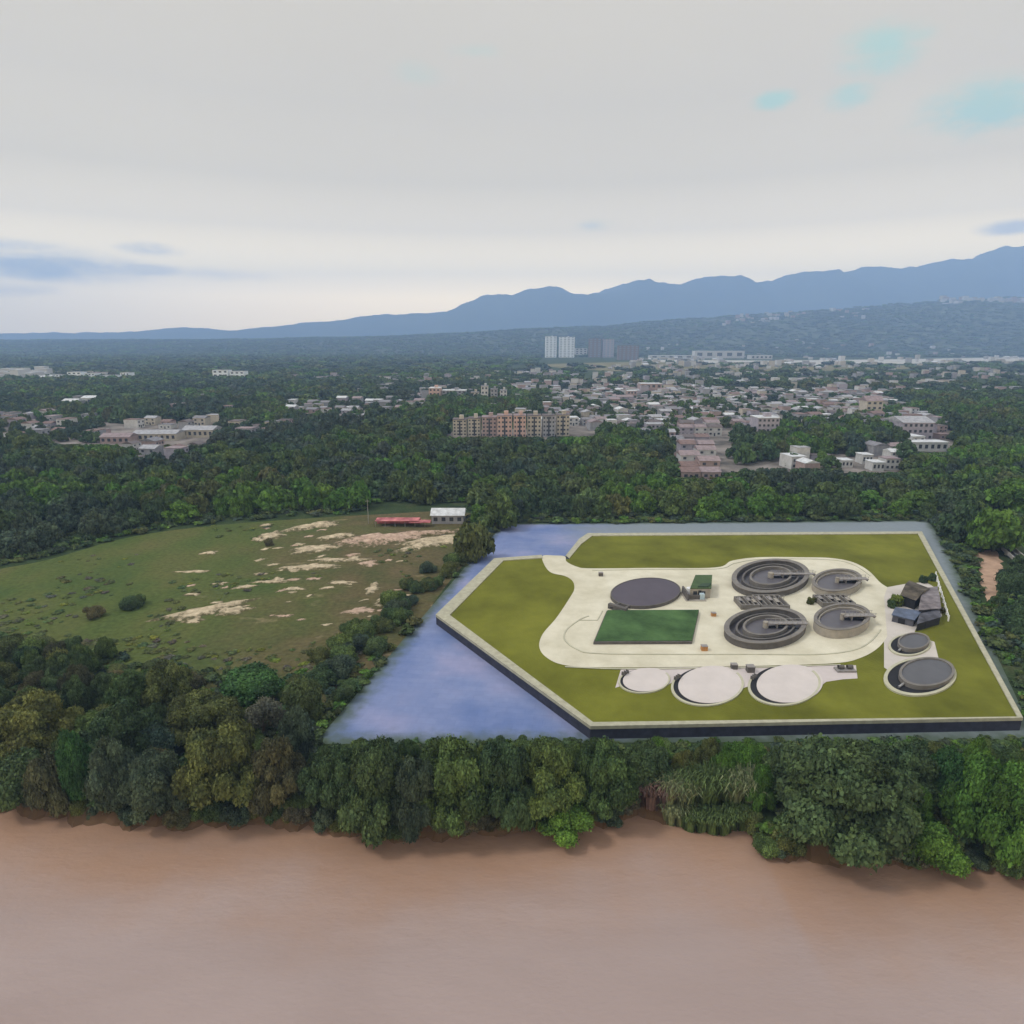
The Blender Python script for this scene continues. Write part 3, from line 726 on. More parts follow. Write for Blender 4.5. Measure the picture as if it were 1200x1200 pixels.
# cluster of dark sheds on the right of the platform
M_slate = mat('dark_slate', (.045, .045, .058), .8, .3, .5, col2=(.080, .080, .095)); M_rust = mat('rust_brown_roof', (.045, .035, .026), .85, .45, .35, col2=(.085, .070, .052))
M_lil = mat('purplish_grey_roof', (.115, .095, .100), .85, .3, .5, col2=(.17, .15, .155)); M_bluegl = mat('bluish_sheeting', (.075, .095, .145), .5, .3, .6)
def shed_px(name, poly, h, rm, wm, label, pitch=0.0, door=True):
    P = gp(poly, PZ + h); c = Vector((*P[0], PZ)); L_ = [(x - c.x, y - c.y) for x, y in P]
    t = empty(name, c); tag(t, label, 'shed')
    mesh('wall', MB().prism(L_, 0, h).vf, wm, t)
    cx, cy = sum(p[0] for p in L_) / len(L_), sum(p[1] for p in L_) / len(L_)
    ov = [(cx + (x - cx) * 1.08, cy + (y - cy) * 1.08) for x, y in L_]
    if pitch:
        n = len(ov); mids = [((ov[0][0] + ov[3][0]) / 2, (ov[0][1] + ov[3][1]) / 2, h + pitch), ((ov[1][0] + ov[2][0]) / 2, (ov[1][1] + ov[2][1]) / 2, h + pitch)]
        mesh('roof', ([(x, y, h + .01) for x, y in ov] + mids, [(0, 1, 5, 4), (2, 3, 4, 5), (1, 2, 5), (3, 0, 4), (3, 2, 1, 0)]), rm, t)
    else: mesh('roof', MB().prism(ov, h + .01, h + .2).vf, rm, t)
    a_, b_ = Vector(L_[0]), Vector(L_[1]); m_ = a_.lerp(b_, .45); an = math.atan2((b_ - a_).y, (b_ - a_).x)
    if door: mesh('door', MB().box(m_.x, m_.y, h * .42, 1.3, .12, h * .8, an).vf, M_black, t)
    return t
shed_px('shed', [(1056, 697), (1073, 703), (1089, 690), (1066, 681)], 2.4, M_rust, M_black, 'blackish brown shed at the back left of the dark shed cluster', .9)
shed_px('shed', [(1077, 714), (1102, 712), (1098, 688), (1082, 690)], 2.2, M_lil, M_slate, 'purplish grey roofed shed in the middle of the dark shed cluster', .5)
shed_px('canopy', [(1046, 721), (1071, 727), (1079, 717), (1050, 713)], 1.5, M_bluegl, M_slate, 'low bluish canopy at the front left of the dark shed cluster')
shed_px('shed', [(1075, 731), (1102, 723), (1099, 715), (1079, 719)], 1.7, M_slate, M_black, 'long low slate coloured shed at the front of the cluster', .4)
# pale post fence beside the workshop
t = empty('post_fence', G(1096, 676, PZ)); tag(t, 'pale post and rail fence running beside the dark sheds', 'fence')
a_, b_ = G(1096, 676, PZ), G(1111, 728, PZ)
for q in range(9):
    p = a_.lerp(b_, q / 8) - a_
    mesh('post', MB().box(p.x, p.y, .7, .22, .22, 1.4).vf, M_whitep, t)
d_ = b_ - a_
mesh('rail', MB().tube((0, 0, 1.2), (d_.x, d_.y, 1.2), .07, .07).tube((0, 0, .6), (d_.x, d_.y, .6), .07, .07).vf, M_whitep, t)

# ------------------------------------------------------------------ trees
def leaf_arrays(r, lobes, n, size, up=-.45, flat=0.75, cone=0.6):
    """n leaf clumps on and in a set of lobes; returns (n,4,3) corners"""
    L_ = np.array(lobes); w = L_[:, 3] * L_[:, 3]; w = w / w.sum()
    k_ = r.choice(len(L_), n, p=w); c = L_[k_, :3]; rad = L_[k_, 3:4]
    d = r.normal(size=(n, 3)); d /= np.linalg.norm(d, axis=1, keepdims=True)
    low = d[:, 2] < up; d[low, 2] *= -1
    s = r.uniform(.78, 1.07, (n, 1)) ** .8
    p = c + d * rad * s * np.array([1, 1, flat])
    nrm_ = d + r.normal(size=(n, 3)) * cone; nrm_[:, 2] += .35; nrm_ /= np.linalg.norm(nrm_, axis=1, keepdims=True)
    a = np.cross(nrm_, r.normal(size=(n, 3))); a /= np.linalg.norm(a, axis=1, keepdims=True)
    b = np.cross(nrm_, a)
    sz = size * r.uniform(.55, 1.35, (n, 1)); asp = r.uniform(.5, .8, (n, 1))
    return np.stack([p - a * sz, p - b * sz * asp, p + a * sz, p + b * sz * asp], 1), k_
ICO_V, ICO_F = [], []
def ico():
    bm = bmesh.new(); bmesh.ops.create_icosphere(bm, subdivisions=1, radius=1.0)
    v = np.array([x.co[:] for x in bm.verts]); f = np.array([[x.index for x in q.verts] for q in bm.faces]); bm.free(); return v, f
ICO_V, ICO_F = ico()
def make_lobes(r, kind):
    L_ = []
    if kind == 'dome':            # broad spreading crown
        L_.append((0, 0, .36, .50))
        for i in range(15):
            a = i / 15 * 2 * math.pi + r.uniform(-.3, .3); q = r.uniform(.56, .78)
            L_.append((math.cos(a) * q, math.sin(a) * q, r.uniform(.16, .48), r.uniform(.17, .27)))
        for i in range(14):
            a = i * 2.4 + r.uniform(-.3, .3); q = r.uniform(.12, .55); L_.append((math.cos(a) * q, math.sin(a) * q, r.uniform(.80, .92) - q * .45, r.uniform(.14, .25)))
    elif kind == 'tall':
        for i in range(17):
            z = i / 16; a = i * 2.4 + r.uniform(-.4, .4); q = (.62 * math.sin(math.pi * (.14 + .80 * z)) ** .8) * r.uniform(.7, 1.05)
            L_.append((math.cos(a) * q, math.sin(a) * q, .16 + .68 * z, r.uniform(.26, .38) * (1 - .28 * z)))
        L_.append((0, 0, .45, .5))
    elif kind == 'blob':
        L_.append((0, 0, .4, .55))
        for i in range(5):
            a = i * 1.26 + r.uniform(-.4, .4); q = r.uniform(.35, .6); L_.append((math.cos(a) * q, math.sin(a) * q, r.uniform(.25, .6), r.uniform(.28, .42)))
    elif kind == 'open':
        for i in range(12):
            a = i * 2.1 + r.uniform(-.5, .5); q = r.uniform(.2, .72); L_.append((math.cos(a) * q, math.sin(a) * q, r.uniform(.35, .85), r.uniform(.2, .3)))
    else:                         # bush
        L_.append((0, 0, .3, .6))
        for i in range(11):
            a = r.uniform(0, 6.28); q = r.uniform(.3, .72); L_.append((math.cos(a) * q, math.sin(a) * q, r.uniform(.12, .62), r.uniform(.22, .36)))
    return L_
def crown_mesh(name, seed, kind, n, size, core=.86):
    r = np.random.default_rng(seed); lobes = make_lobes(r, kind)
    q, k_ = leaf_arrays(r, lobes, n, size, cone=.55)
    # a few stray sprigs past the outline
    q2, k2 = leaf_arrays(r, [(x, y, z, rr * 1.2) for x, y, z, rr in lobes], n // 7, size * .8, cone=1.2)
    q = np.concatenate([q, q2]); kk = np.concatenate([k_, k2])
    q[..., 2] = np.maximum(q[..., 2], .0)
    nv = len(q) * 4; V_ = q.reshape(-1, 3); cores = []; cf = []
    if core:
        for (x, y, z, rr) in lobes:
            jit = 1 + r.uniform(-.1, .1, (len(ICO_V), 1)); cv = ICO_V * rr * core * jit * np.array([1, 1, .75]) + np.array([x, y, z])
            cv[:, 2] = np.maximum(cv[:, 2], 0)
            cf.append(ICO_F + nv + sum(len(c_) for c_ in cores)); cores.append(cv)
        V_ = np.concatenate([V_] + cores); CF = np.concatenate(cf)
    else: CF = np.zeros((0, 3), int)
    me = bpy.data.meshes.new(name); nq = len(q)
    me.vertices.add(len(V_)); me.vertices.foreach_set('co', V_.ravel())
    loops = np.concatenate([np.arange(nq * 4), CF.ravel()]); me.loops.add(len(loops)); me.loops.foreach_set('vertex_index', loops)
    starts = np.concatenate([np.arange(nq) * 4, nq * 4 + np.arange(len(CF)) * 3]); me.polygons.add(len(starts)); me.polygons.foreach_set('loop_start', starts)
    me.update(calc_edges=True)
    lobel = r.uniform(.68, 1.38, len(lobes)); lv = lobel[kk] * r.uniform(.50, 1.60, nq)
    pv = np.concatenate([np.repeat(lv, 4), np.full(len(V_) - nv, .8)])
    col = np.ones((len(V_), 4)); col[:, 0] = pv * 1.03; col[:, 1] = pv; col[:, 2] = pv * .92
    a = me.attributes.new('lv', 'FLOAT_COLOR', 'POINT'); a.data.foreach_set('color', col.ravel())
    me.materials.append(LM['mid']); return me, lobes
def trunk_mesh(name, seed, lobes, r0=.055):
    r = random.Random(seed); mb = MB(); p = Vector((0, 0, -.04)); pts = [p.copy()]
    for i in range(4):
        p = p + Vector((r.uniform(-.04, .04), r.uniform(-.04, .04), .12)); pts.append(p.copy())
    for i in range(4): mb.tube(pts[i], pts[i + 1], r0 * (1.25 - .2 * i), r0 * (1.05 - .2 * i), 7)
    for (x, y, z, rr) in lobes[:9]:
        b = pts[r.choice([2, 3, 4])]; m_ = b.lerp(Vector((x, y, z)), .5) + Vector((0, 0, .05))
        mb.tube(b, m_, r0 * .45, r0 * .3, 5).tube(m_, (x, y, z), r0 * .3, r0 * .12, 5)
    me = bpy.data.meshes.new(name); me.from_pydata(mb.v, [], mb.f); me.materials.append(M_bark); me.update(); return me
PROTO = {}
for kind, cnt, nn, sz, cr in (('dome', 3, 22000, .034, .84), ('tall', 3, 16000, .040, .84), ('bush', 3, 9000, .048, .84), ('open', 1, 3500, .035, 0)):
    PROTO[kind] = []
    for s in range(cnt):
        cm, lb = crown_mesh('crown', 100 + s + {'dome': 0, 'tall': 10, 'bush': 20, 'open': 30}[kind], kind, nn, sz, cr)
        PROTO[kind].append((cm, trunk_mesh('trunk', s + 5, lb)))
for kind, src, nn, sz in (('dome_m', 'dome', 3200, .085), ('tall_m', 'tall', 2600, .09), ('bush_m', 'bush', 2000, .10)):
    PROTO[kind] = []
    for s in range(3):
        cm, lb = crown_mesh('crown', 300 + s * 7 + len(kind), src, nn, sz, .86); PROTO[kind].append((cm, trunk_mesh('trunk', s + 9, lb)))
NT = 0
def put_tree(x, y, R, H, tone, kind, label, cat='tree', group=None, z=0.0, name='tree', rz=None):
    global NT; NT += 1
    cm, tm = random.choice(PROTO[kind])
    e = empty(name, (x, y, z), random.uniform(0, 6.28) if rz is None else rz); e.scale = (R, R, H)
    c = bpy.data.objects.new('crown', cm); COL.objects.link(c); c.parent = e
    c.material_slots[0].link = 'OBJECT'; c.material_slots[0].material = LM[tone]
    t_ = bpy.data.objects.new('trunk', tm); COL.objects.link(t_); t_.parent = e
    tag(e, label, cat, group); return e
PLACED = []
def tree_px(cx, top, foot, w, tone, kind, label, cat='tree', group=None, name='tree', depth=.55):
    g = G(cx, foot, -1.0 if foot > 940 else 0.0); R = w / 2 * SC(foot); Y = g.y + R * depth
    X = (cx - 600) / FPX * (Y * math.cos(TH) + (CAMH - 4) * math.sin(TH))
    H = max(1.5, ZAT(top, Y)); PLACED.append((X, Y, R * .8))
    z = -.9 if Y < yb(X) + 2.5 else 0.0
    return put_tree(X, Y, R, H - z, tone, kind, label, cat, group, z, name)
# hand-placed trees of the near bank: centre x, top, foot, width, tone, form, label
HB = [
 (986, 872, 1020, 186, 'dark', 'dome', 'biggest dark green rounded tree leaning over the river at the right'),
 (1165, 886, 1022, 120, 'bright', 'dome', 'large bright green tree at the right edge of the river bank'),
 (1102, 965, 1024, 78, 'bright', 'bush', 'low bright green bush at the waterline right of the biggest dark tree'),
 (1190, 975, 1034, 56, 'mid', 'bush', 'small mid green bush at the waterline in the lower right corner of the bank'),
 (1062, 874, 960, 96, 'dark', 'tall', 'dark green tree behind and right of the biggest dark tree'),
 (1110, 882, 965, 70, 'vivid', 'tall', 'deep green tree between the biggest dark tree and the large bright tree'),
 (922, 876, 950, 76, 'dark', 'tall', 'dark tree just left of the biggest dark tree, topping the reeds'),
 (262, 848, 966, 118, 'olive', 'dome', 'large olive green tree by the water left of centre, widest in the left wood'),
 (322, 862, 962, 84, 'brown', 'dome', 'brownish dark tree by the water right of the large olive tree'),
 (88, 858, 950, 50, 'vivid', 'tall', 'narrow vivid green tree near the water at the far left'),
 (58, 868, 956, 62, 'brown', 'bush', 'brownish bush by the water left of the narrow vivid green tree'),
 (18, 872, 950, 80, 'dark', 'bush', 'dark bush by the water at the left edge of the photo'),
 (132, 868, 962, 70, 'bluish', 'tall', 'blackish tree by the water right of the narrow vivid green tree'),
 (182, 876, 968, 92, 'bluish', 'dome', 'blackish rounded tree by the water left of the large olive tree'),
 (142, 822, 905, 92, 'dark', 'dome', 'dark green tree in the left wood behind the blackish rounded tree'),
 (40, 812, 905, 112, 'olive', 'dome', 'broad olive tree in the left wood near the photo edge'),
 (105, 836, 890, 64, 'mid', 'tall', 'mid green tree between the broad olive tree and the dark tree'),
 (236, 812, 880, 104, 'olive', 'dome', 'greyish olive tree directly behind the large olive tree'),
 (178, 842, 900, 70, 'bluish', 'bush', 'blackish bush in a hollow of the left wood'),
 (290, 784, 832, 92, 'vivid', 'bush', 'vivid emerald flat topped tree where the field meets the left wood'),
 (306, 822, 872, 76, 'grey', 'open', 'grey half bare tree below the vivid emerald tree'),
 (346, 832, 900, 56, 'bluish', 'tall', 'blackish tree right of the grey half bare tree'),
 (196, 778, 842, 74, 'olive', 'tall', 'olive tree at the field edge left of the vivid emerald tree'),
 (150, 788, 846, 60, 'mid', 'tall', 'mid green tree at the field edge left of the olive one'),
 (356, 786, 846, 62, 'olive', 'bush', 'olive bush between the field and the pale blue paving'),
 (396, 868, 974, 92, 'dark', 'dome', 'dark tree by the water below the left corner of the blue paving'),
 (440, 868, 986, 104, 'dark', 'dome', 'dark rounded tree by the water with a bare red bank at its foot'),
 (488, 884, 990, 70, 'bluish', 'dome', 'blackish tree hanging over the water in the middle'),
 (530, 867, 986, 120, 'mid', 'dome', 'mid green rounded tree by the water below the blue paving'),
 (590, 868, 980, 92, 'dark', 'dome', 'dark tree by the water right of the mid green rounded tree'),
 (640, 867, 968, 104, 'mid', 'dome', 'mid green spreading tree behind the low bright bush'),
 (664, 936, 982, 86, 'bright', 'bush', 'low bright green bush spilling over the water in the middle'),
 (708, 868, 966, 96, 'mid', 'dome', 'mid green tree by the water left of the reeds'),
 (760, 868, 944, 80, 'dark', 'dome', 'dark green tree behind the purplish cane'),
 (412, 905, 984, 50, 'dark', 'bush', 'dark bush on the bare red bank left of the rounded tree'),
]
for cx, tp, ft, w, tone, kind, lab in HB: tree_px(cx, tp, ft, w, tone, kind, lab)

# left field edge hedge, trees behind the field and the plant, right of the plant
HM = [
 (556, 604, 660, 50, 'olive', 'bush', 'olive tree between the white roofed shed and the pale blue paving'),
 (586, 578, 622, 52, 'mid', 'dome', 'mid green tree beside the upper left corner of the pale blue paving'),
 (1166, 594, 652, 66, 'bright', 'dome', 'bright green tree right of the upper corner of the platform'),
 (1196, 700, 742, 52, 'dark', 'bush', 'dark bush at the right edge below the concrete ramp'),
 (1188, 664, 702, 42, 'dark', 'bush', 'dark rounded bush right of the bare dirt yard'),
 (1132, 586, 640, 60, 'dark', 'dome', 'dark tree above the bare dirt yard'),
 (1186, 560, 608, 70, 'bright', 'dome', 'bright green crown at the right edge above the concrete ramp'),
]
for cx, tp, ft, w, tone, kind, lab in HM: tree_px(cx, tp, ft, w, tone, kind + ('_m' if ft < 700 else ''), lab)
Gs = 'small shrubs scattered over the field'
for (x, y, w, tone, lab) in [(314, 636, 14, 'brown', 'small brown bush among the sand heaps at the back of the field'), (150, 712, 30, 'dark', 'dark low bush in the left part of the field'),
                       (160, 706, 22, 'mid', 'small mid green bush behind the dark low one in the field'), (400, 778, 44, 'mid', 'wide mid green bush at the right end of the field'),
                       (440, 765, 40, 'dark', 'dark green bush where the field meets the blue paving'), (468, 728, 34, 'mid', 'mid green bush left of the platform corner'),
                       (500, 690, 26, 'olive', 'olive bush beside the platform edge, right of the sandy scrapes'), (528, 668, 24, 'olive', 'small olive bush beside the platform edge near the shed'),
                       (108, 722, 26, 'brown', 'brownish low bush in the left part of the field')]:
    tree_px(x, y - w * .55, y + 4, w, tone, 'bush', lab, 'bush', Gs, 'bush')
for (x, y, w, tone, lab) in [(1052, 709, 19, 'lime', 'yellow green shrub left of the dark sheds'), (1044, 712, 12, 'mid', 'small green shrub left of the yellow green one'), (1064, 706, 13, 'lime', 'small yellow green shrub against the blackish brown shed'), (1082, 683, 13, 'dark', 'small dark shrub behind the dark shed cluster, left one'), (1092, 680, 12, 'dark', 'small dark shrub at the fence behind the dark shed cluster'), (1104, 718, 9, 'brown', 'small brown shrub at the fence beside the slate shed'),
                             (949, 708, 11, 'olive', 'small olive shrub left of the narrow chamber block'), (957, 706, 8, 'brown', 'tiny brown shrub beside the narrow chamber block')]:
    g = G(x, y, PZ); put_tree(g.x, g.y, w / 2 * SC(y), 1.9 * w / 14 + .4, tone, 'bush_m', lab, 'shrub', None, PZ, 'shrub')

rb_ = random.Random(21); k_ = 0; pend = []
for px in list(range(-10, 745, 15)) + [884, 896, 908, 925] + list(range(1048, 1225, 18)):
    px += rb_.uniform(-5, 5); g = G(px, float(np.interp(px, [b_[0] for b_ in BANK], [b_[1] for b_ in BANK])), -2.0)
    R_ = rb_.uniform(1.2, 2.5); Y = yb(g.x) + rb_.uniform(.6, 1.8); tn = rb_.choice(['dark', 'bluish', 'mid', 'olive', 'brown', 'grey'])
    e = put_tree(g.x, Y, R_, rb_.uniform(1.6, 3.6), tn, 'bush', '%s bush hanging over the river edge' % TONEWORD[tn], 'bush', TONEWORD[tn] + ' bushes along the river edge', -1.7, 'bush')
    pend.append((px, e['label'], '', e)); NT -= 1
PEND_BUSH = pend
pend = []; re_ = random.Random(5)
for i in range(34):       # thick scrub down the field's right edge to the corner of the blue paving
    u = i / 33; x = 548 + (392 - 548) * u - re_.uniform(4, 24 + 26 * u); y = 652 + (806 - 652) * u + re_.uniform(-8, 6)
    tn = re_.choice(['mid', 'dark', 'mid', 'olive', 'bluish']); w = re_.uniform(18, 34) * (.8 + .6 * u)
    e = tree_px(x, y - w * .62, y + 3, w, tn, 'bush', '%s bush on the right edge of the field' % TONEWORD[tn], 'bush', TONEWORD[tn] + ' bushes on the right edge of the field', 'bush')
    pend.append((x, e['label'], '', e)); NT -= 1
PEND_EDGE = pend
# forest fill -------------------------------------------------
POLY_PLANT = [(580, 611), (1100, 606), (1150, 700), (1250, 872), (345, 880), (500, 735)]
POLY_FIELD = [(-80, 668), (60, 645), (150, 622), (240, 609), (340, 603), (445, 597), (552, 592), (566, 640), (520, 720), (440, 790), (380, 806), (250, 798), (120, 770), (-80, 738)]
TOWN1 = [(640, 465), (760, 453), (900, 459), (1010, 458), (1075, 482), (1118, 502), (1112, 528), (1060, 532), (1058, 552), (985, 556), (870, 548), (865, 560), (788, 560), (775, 520), (700, 505), (630, 500)]
TOWN2 = [(-80, 492), (60, 488), (160, 498), (250, 494), (330, 496), (360, 504), (300, 516), (240, 520), (230, 552), (170, 552), (120, 530), (-80, 522)]
TOWN3 = [(330, 474), (500, 468), (520, 482), (400, 500), (330, 490)]
APTS = [(520, 496), (710, 494), (706, 518), (525, 520)]
PARK = [(865, 518), (900, 508), (960, 502), (1050, 505), (1058, 530), (1000, 534), (930, 540), (900, 545), (867, 557)]
FIELD_CORE = [(-80, 676), (60, 652), (150, 628), (240, 614), (340, 606), (445, 600), (545, 598), (556, 640), (505, 715), (430, 780), (380, 792), (250, 788), (120, 764), (-80, 745)]
RUNWAY = [(740, 412), (1420, 408), (1420, 422), (1050, 428), (740, 425)]
CLEAR = [RUNWAY, [(1143, 645), (1175, 645), (1176, 712), (1146, 712)], [(1172, 640), (1230, 640), (1230, 672), (1176, 672)], [(430, 590), (550, 590), (548, 622), (430, 622)],
         [(115, 498), (256, 492), (256, 522), (115, 524)], [(1060, 505), (1115, 505), (1115, 532), (1060, 532)], [(1052, 485), (1096, 485), (1096, 518), (1052, 518)],
         [(980, 536), (1058, 536), (1058, 556), (980, 556)], [(630, 410), (755, 410), (755, 430), (630, 430)]]
def tone_at(x, y, px, py, r):
    t = fbm(x, y, .012, 3, 11.0) + r.uniform(-.35, .35)
    for (bx, by, rx, ry) in ((95, 585, 110, 16), (500, 556, 60, 14), (715, 528, 60, 14), (1160, 545, 60, 22), (970, 520, 80, 14), (560, 600, 30, 30), (1110, 560, 60, 20), (890, 600, 60, 10), (1040, 600, 60, 10)):
        if ((px - bx) / rx) ** 2 + ((py - by) / ry) ** 2 < 1 and r.random() < .75: return 'bright' if r.random() < .6 else 'mid'
    if px < 350 and 612 < py < 690: return 'bluish' if r.random() < .7 else 'dark'
    if px < 380 and py > 720: t += .1; return ('brown' if r.random() < .15 else 'olive' if r.random() < .3 else 'mid' if r.random() < .4 else 'dark')
    return 'bluish' if t < -.35 else 'dark' if t < .0 else 'mid' if t < .38 else 'olive' if t < .52 else 'bright'
TL = [(60, 256, 521), (525, 707, 512), (786, 870, 560), (870, 980, 549), (980, 1060, 554), (1060, 1114, 531)]
cand = []
rr_ = random.Random(3)
def scan(y0, y1, step, Rr, Hr):
    y = y0
    while y < y1:
        half = y * .82 + 25; x = -half + rr_.uniform(0, step)
        while x < half:
            X = x + rr_.uniform(-.38, .38) * step; Y = y + rr_.uniform(-.38, .38) * step; x += step
            px, py = PX(X, Y, 0.0)
            if px < -60 or px > 1260: continue
            b = yb(X)
            if Y < b + 3.5: continue
            if inpoly(px, py, POLY_PLANT) or inpoly(px, py, POLY_FIELD): continue
            if Y < 2600 and (any(inpoly(px, py, c_) for c_ in CLEAR) or inpoly(px, py, APTS)): continue
            sc_ = 1.0
            if inpoly(px, py, [(792, 502), (864, 502), (866, 560), (792, 560)]): continue
            if inpoly(px, py, PARK): pass
            elif inpoly(px, py, TOWN1) or inpoly(px, py, TOWN2) or inpoly(px, py, TOWN3):
                if rr_.random() > .62: continue
                sc_ = .66
            elif px > 600 and 427 < py < 464 and rr_.random() > .45: continue
            elif py < 445 and rr_.random() > (.62 if Y < 2700 else .85) + .5 * fbm(X, Y, .004 if Y < 2700 else .0016, 3, 2.0): continue
            elif py < 500 and fbm(X, Y, .008, 3, 8.0) > .42: sc_ = .6
            R = rr_.uniform(*Rr) * sc_; H = rr_.uniform(*Hr) * sc_
            if Y < 100 and -80 < X < 130 and py > 860: # low growth between the bank trees and the paving
                H = min(H, max(1.6, ZAT(866, Y))); R = min(R, 2.2)
                if px > 350 and ZAT(866, Y) < 1.2: continue
            elif px < 560 and py > 700: # left wood, lower towards the field
                lim = ZAT(742 if px < 130 else 782 if px < 230 else 800, Y)
                H = min(H, max(2.0, lim * rr_.uniform(.8, 1)))
                if H < 3: R = min(R, 2.4)
            if px > 1080 and 600 < py < 880: H *= .6; R *= .8
            if px > 1108 and 690 < py < 880: H = min(H, 4.5); R = min(R, 2.6)
            skip = False
            for (a_, b_, ln) in TL:
                if a_ < px < b_ and ln < py < ln + 55:
                    H = min(H, ZAT(ln - 1, Y)); skip = H < 3
                    if H < 6: R *= .75
            if skip: continue
            if any((X - q[0]) ** 2 + (Y - q[1]) ** 2 < (q[2] + R * .35) ** 2 for q in PLACED): continue
            if py > 560 and py < 640 and px > 560: H = min(H, 9)
            cand.append((Y, X, R, H, px, py, tone_at(X, Y, px, py, rr_)))
        y += step
scan(64, 130, 4.6, (2.2, 3.6), (4.5, 7.5))
scan(130, 300, 8.4, (4.2, 6.6), (6.5, 10.5))
scan(300, 620, 9.6, (5.0, 8.5), (7, 12))
scan(620, 1300, 16, (8, 13), (7, 12))
scan(1300, 2800, 32, (13, 24), (7, 13))
scan(2800, 4900, 38, (14, 28), (6, 10))
cand.sort()
def region(px, py):
    if py > 860 and px > 360: return 'between river and blue paving', 'trees between the river and the blue paving'
    if px < 560 and py > 700: return 'between field and river', 'trees of the left riverside wood'
    if px > 1080 and py > 600: return 'in the scrub right of the platform', 'trees right of the platform'
    if px < 600: return 'in the wood behind the field', 'trees behind the field'
    return 'in the wood behind the platform', 'trees behind the platform'
SIZE = lambda R: 'small' if R < 3 else 'medium' if R < 5.2 else 'large'
n_ind = 290 - NT
pend = []
for (Y, X, R, H, px, py, tone) in cand[:n_ind]:
    reg, grp = region(px, py)
    near = Y < 135
    kind = ('bush' if H < 4 else rr_.choice(['dome', 'tall', 'bush'])) + ('' if near else '_m')
    form = 'bushy' if kind.startswith('bush') else 'rounded' if kind.startswith('dome') else 'upright'
    lab = '%s %s %s tree %s' % (SIZE(R), TONEWORD[tone], form, reg)
    e = put_tree(X, Y, R, H, tone, kind, lab, 'tree', '%s %s %s %s' % (SIZE(R), TONEWORD[tone], form, grp)); pend.append((px, lab, reg, e))
ORD = ['leftmost', 'second', 'third', 'fourth', 'fifth', 'sixth', 'seventh', 'eighth', 'ninth', 'tenth', 'eleventh', 'twelfth', 'thirteenth', 'fourteenth', 'fifteenth',
       'sixteenth', 'seventeenth', 'eighteenth', 'nineteenth', 'twentieth']
def ordinal_labels(pend):
    byl = {}
    for px, lab, reg, e in pend: byl.setdefault(lab, []).append((px, reg, e))
    for lab, L_ in byl.items():
        if len(L_) < 2 or len(L_) > 20: continue
        L_.sort(key=lambda q: q[0])
        for i, (px, reg, e) in enumerate(L_):
            w = ORD[i] if i < len(L_) - 1 else 'rightmost'
            e['label'] = w + (' ' if w in ('leftmost', 'rightmost') else ' from left ') + lab
ordinal_labels(pend); ordinal_labels(PEND_BUSH); ordinal_labels(PEND_EDGE)
# far woodland: one object, leaf clumps joined
r = np.random.default_rng(5)
templ = {}
def template(key, kind, n, size, core):
    T = []
    for s in range(5):
        q, k_ = leaf_arrays(np.random.default_rng(900 + s), lb := make_lobes(np.random.default_rng(40 + s), kind), n, size, cone=.5)
        q[..., 2] = np.maximum(q[..., 2], 0)
        cs = []
        for (x, y, z, rad) in lb:
            cv = ICO_V * rad * core * np.array([1, 1, .75]) + np.array([x, y, z]); f = cv[ICO_F]          # triangles -> degenerate-free quads
            f4 = np.concatenate([f, (f[:, 2:3] + f[:, 0:1]) / 2], 1); cs.append(f4)
        lobel = np.random.default_rng(77 + s).uniform(.7, 1.3, len(lb))
        lv = np.concatenate([lobel[k_] * np.random.default_rng(s).uniform(.65, 1.4, len(q)), np.full(sum(len(c_) for c_ in cs), .85)])
        T.append((np.concatenate([q] + cs), lv))
    templ[key] = T
template('near', 'dome', 900, .115, .85); template('mid', 'dome', 240, .19, .85); template('far', 'blob', 60, .24, .8); template('low', 'blob', 110, .20, .7)
def build_stuff(name, items, label, cat):
    VV, TT, LL = [], [], []
    for (Y, X, R, H, tone, key) in items:
        q, lv = templ[key][r.integers(5)]
        a = r.uniform(0, 6.28); c_, s_ = math.cos(a), math.sin(a)
        Q = np.empty_like(q); Q[..., 0] = (q[..., 0] * c_ - q[..., 1] * s_) * R + X; Q[..., 1] = (q[..., 0] * s_ + q[..., 1] * c_) * R + Y
        zz = hh(X, Y) if Y > 2700 else 0
        Q[..., 2] = q[..., 2] * H + max(0, zz) - .05
        tn = np.array(TONES[tone]) * r.uniform(.8, 1.25) * np.array([r.uniform(.85, 1.2), 1, r.uniform(.85, 1.15)])
        VV.append(Q.reshape(-1, 3)); TT.append(np.tile(tn, (len(lv) * 4, 1))); LL.append(np.repeat(lv, 4))
    V_ = np.concatenate(VV).astype(np.float32); T_ = np.concatenate(TT); L_ = np.concatenate(LL); nq = len(V_) // 4
    me = bpy.data.meshes.new(name)
    me.vertices.add(len(V_)); me.vertices.foreach_set('co', V_.ravel()); me.loops.add(len(V_)); me.loops.foreach_set('vertex_index', np.arange(len(V_), dtype=np.int32))
    me.polygons.add(nq); me.polygons.foreach_set('loop_start', np.arange(nq, dtype=np.int32) * 4); me.update(calc_edges=True)
    ca = np.ones((len(V_), 4), np.float32); ca[:, :3] = T_; at = me.attributes.new('tint', 'FLOAT_COLOR', 'POINT'); at.data.foreach_set('color', ca.ravel())
    ca[:, 0] = L_ * 1.03; ca[:, 1] = L_; ca[:, 2] = L_ * .93; at = me.attributes.new('lv', 'FLOAT_COLOR', 'POINT'); at.data.foreach_set('color', ca.ravel())
    me.materials.append(LM_ATTR)
    o = bpy.data.objects.new(name, me); COL.objects.link(o)
    tag(o, label, cat, kind='stuff'); return nq
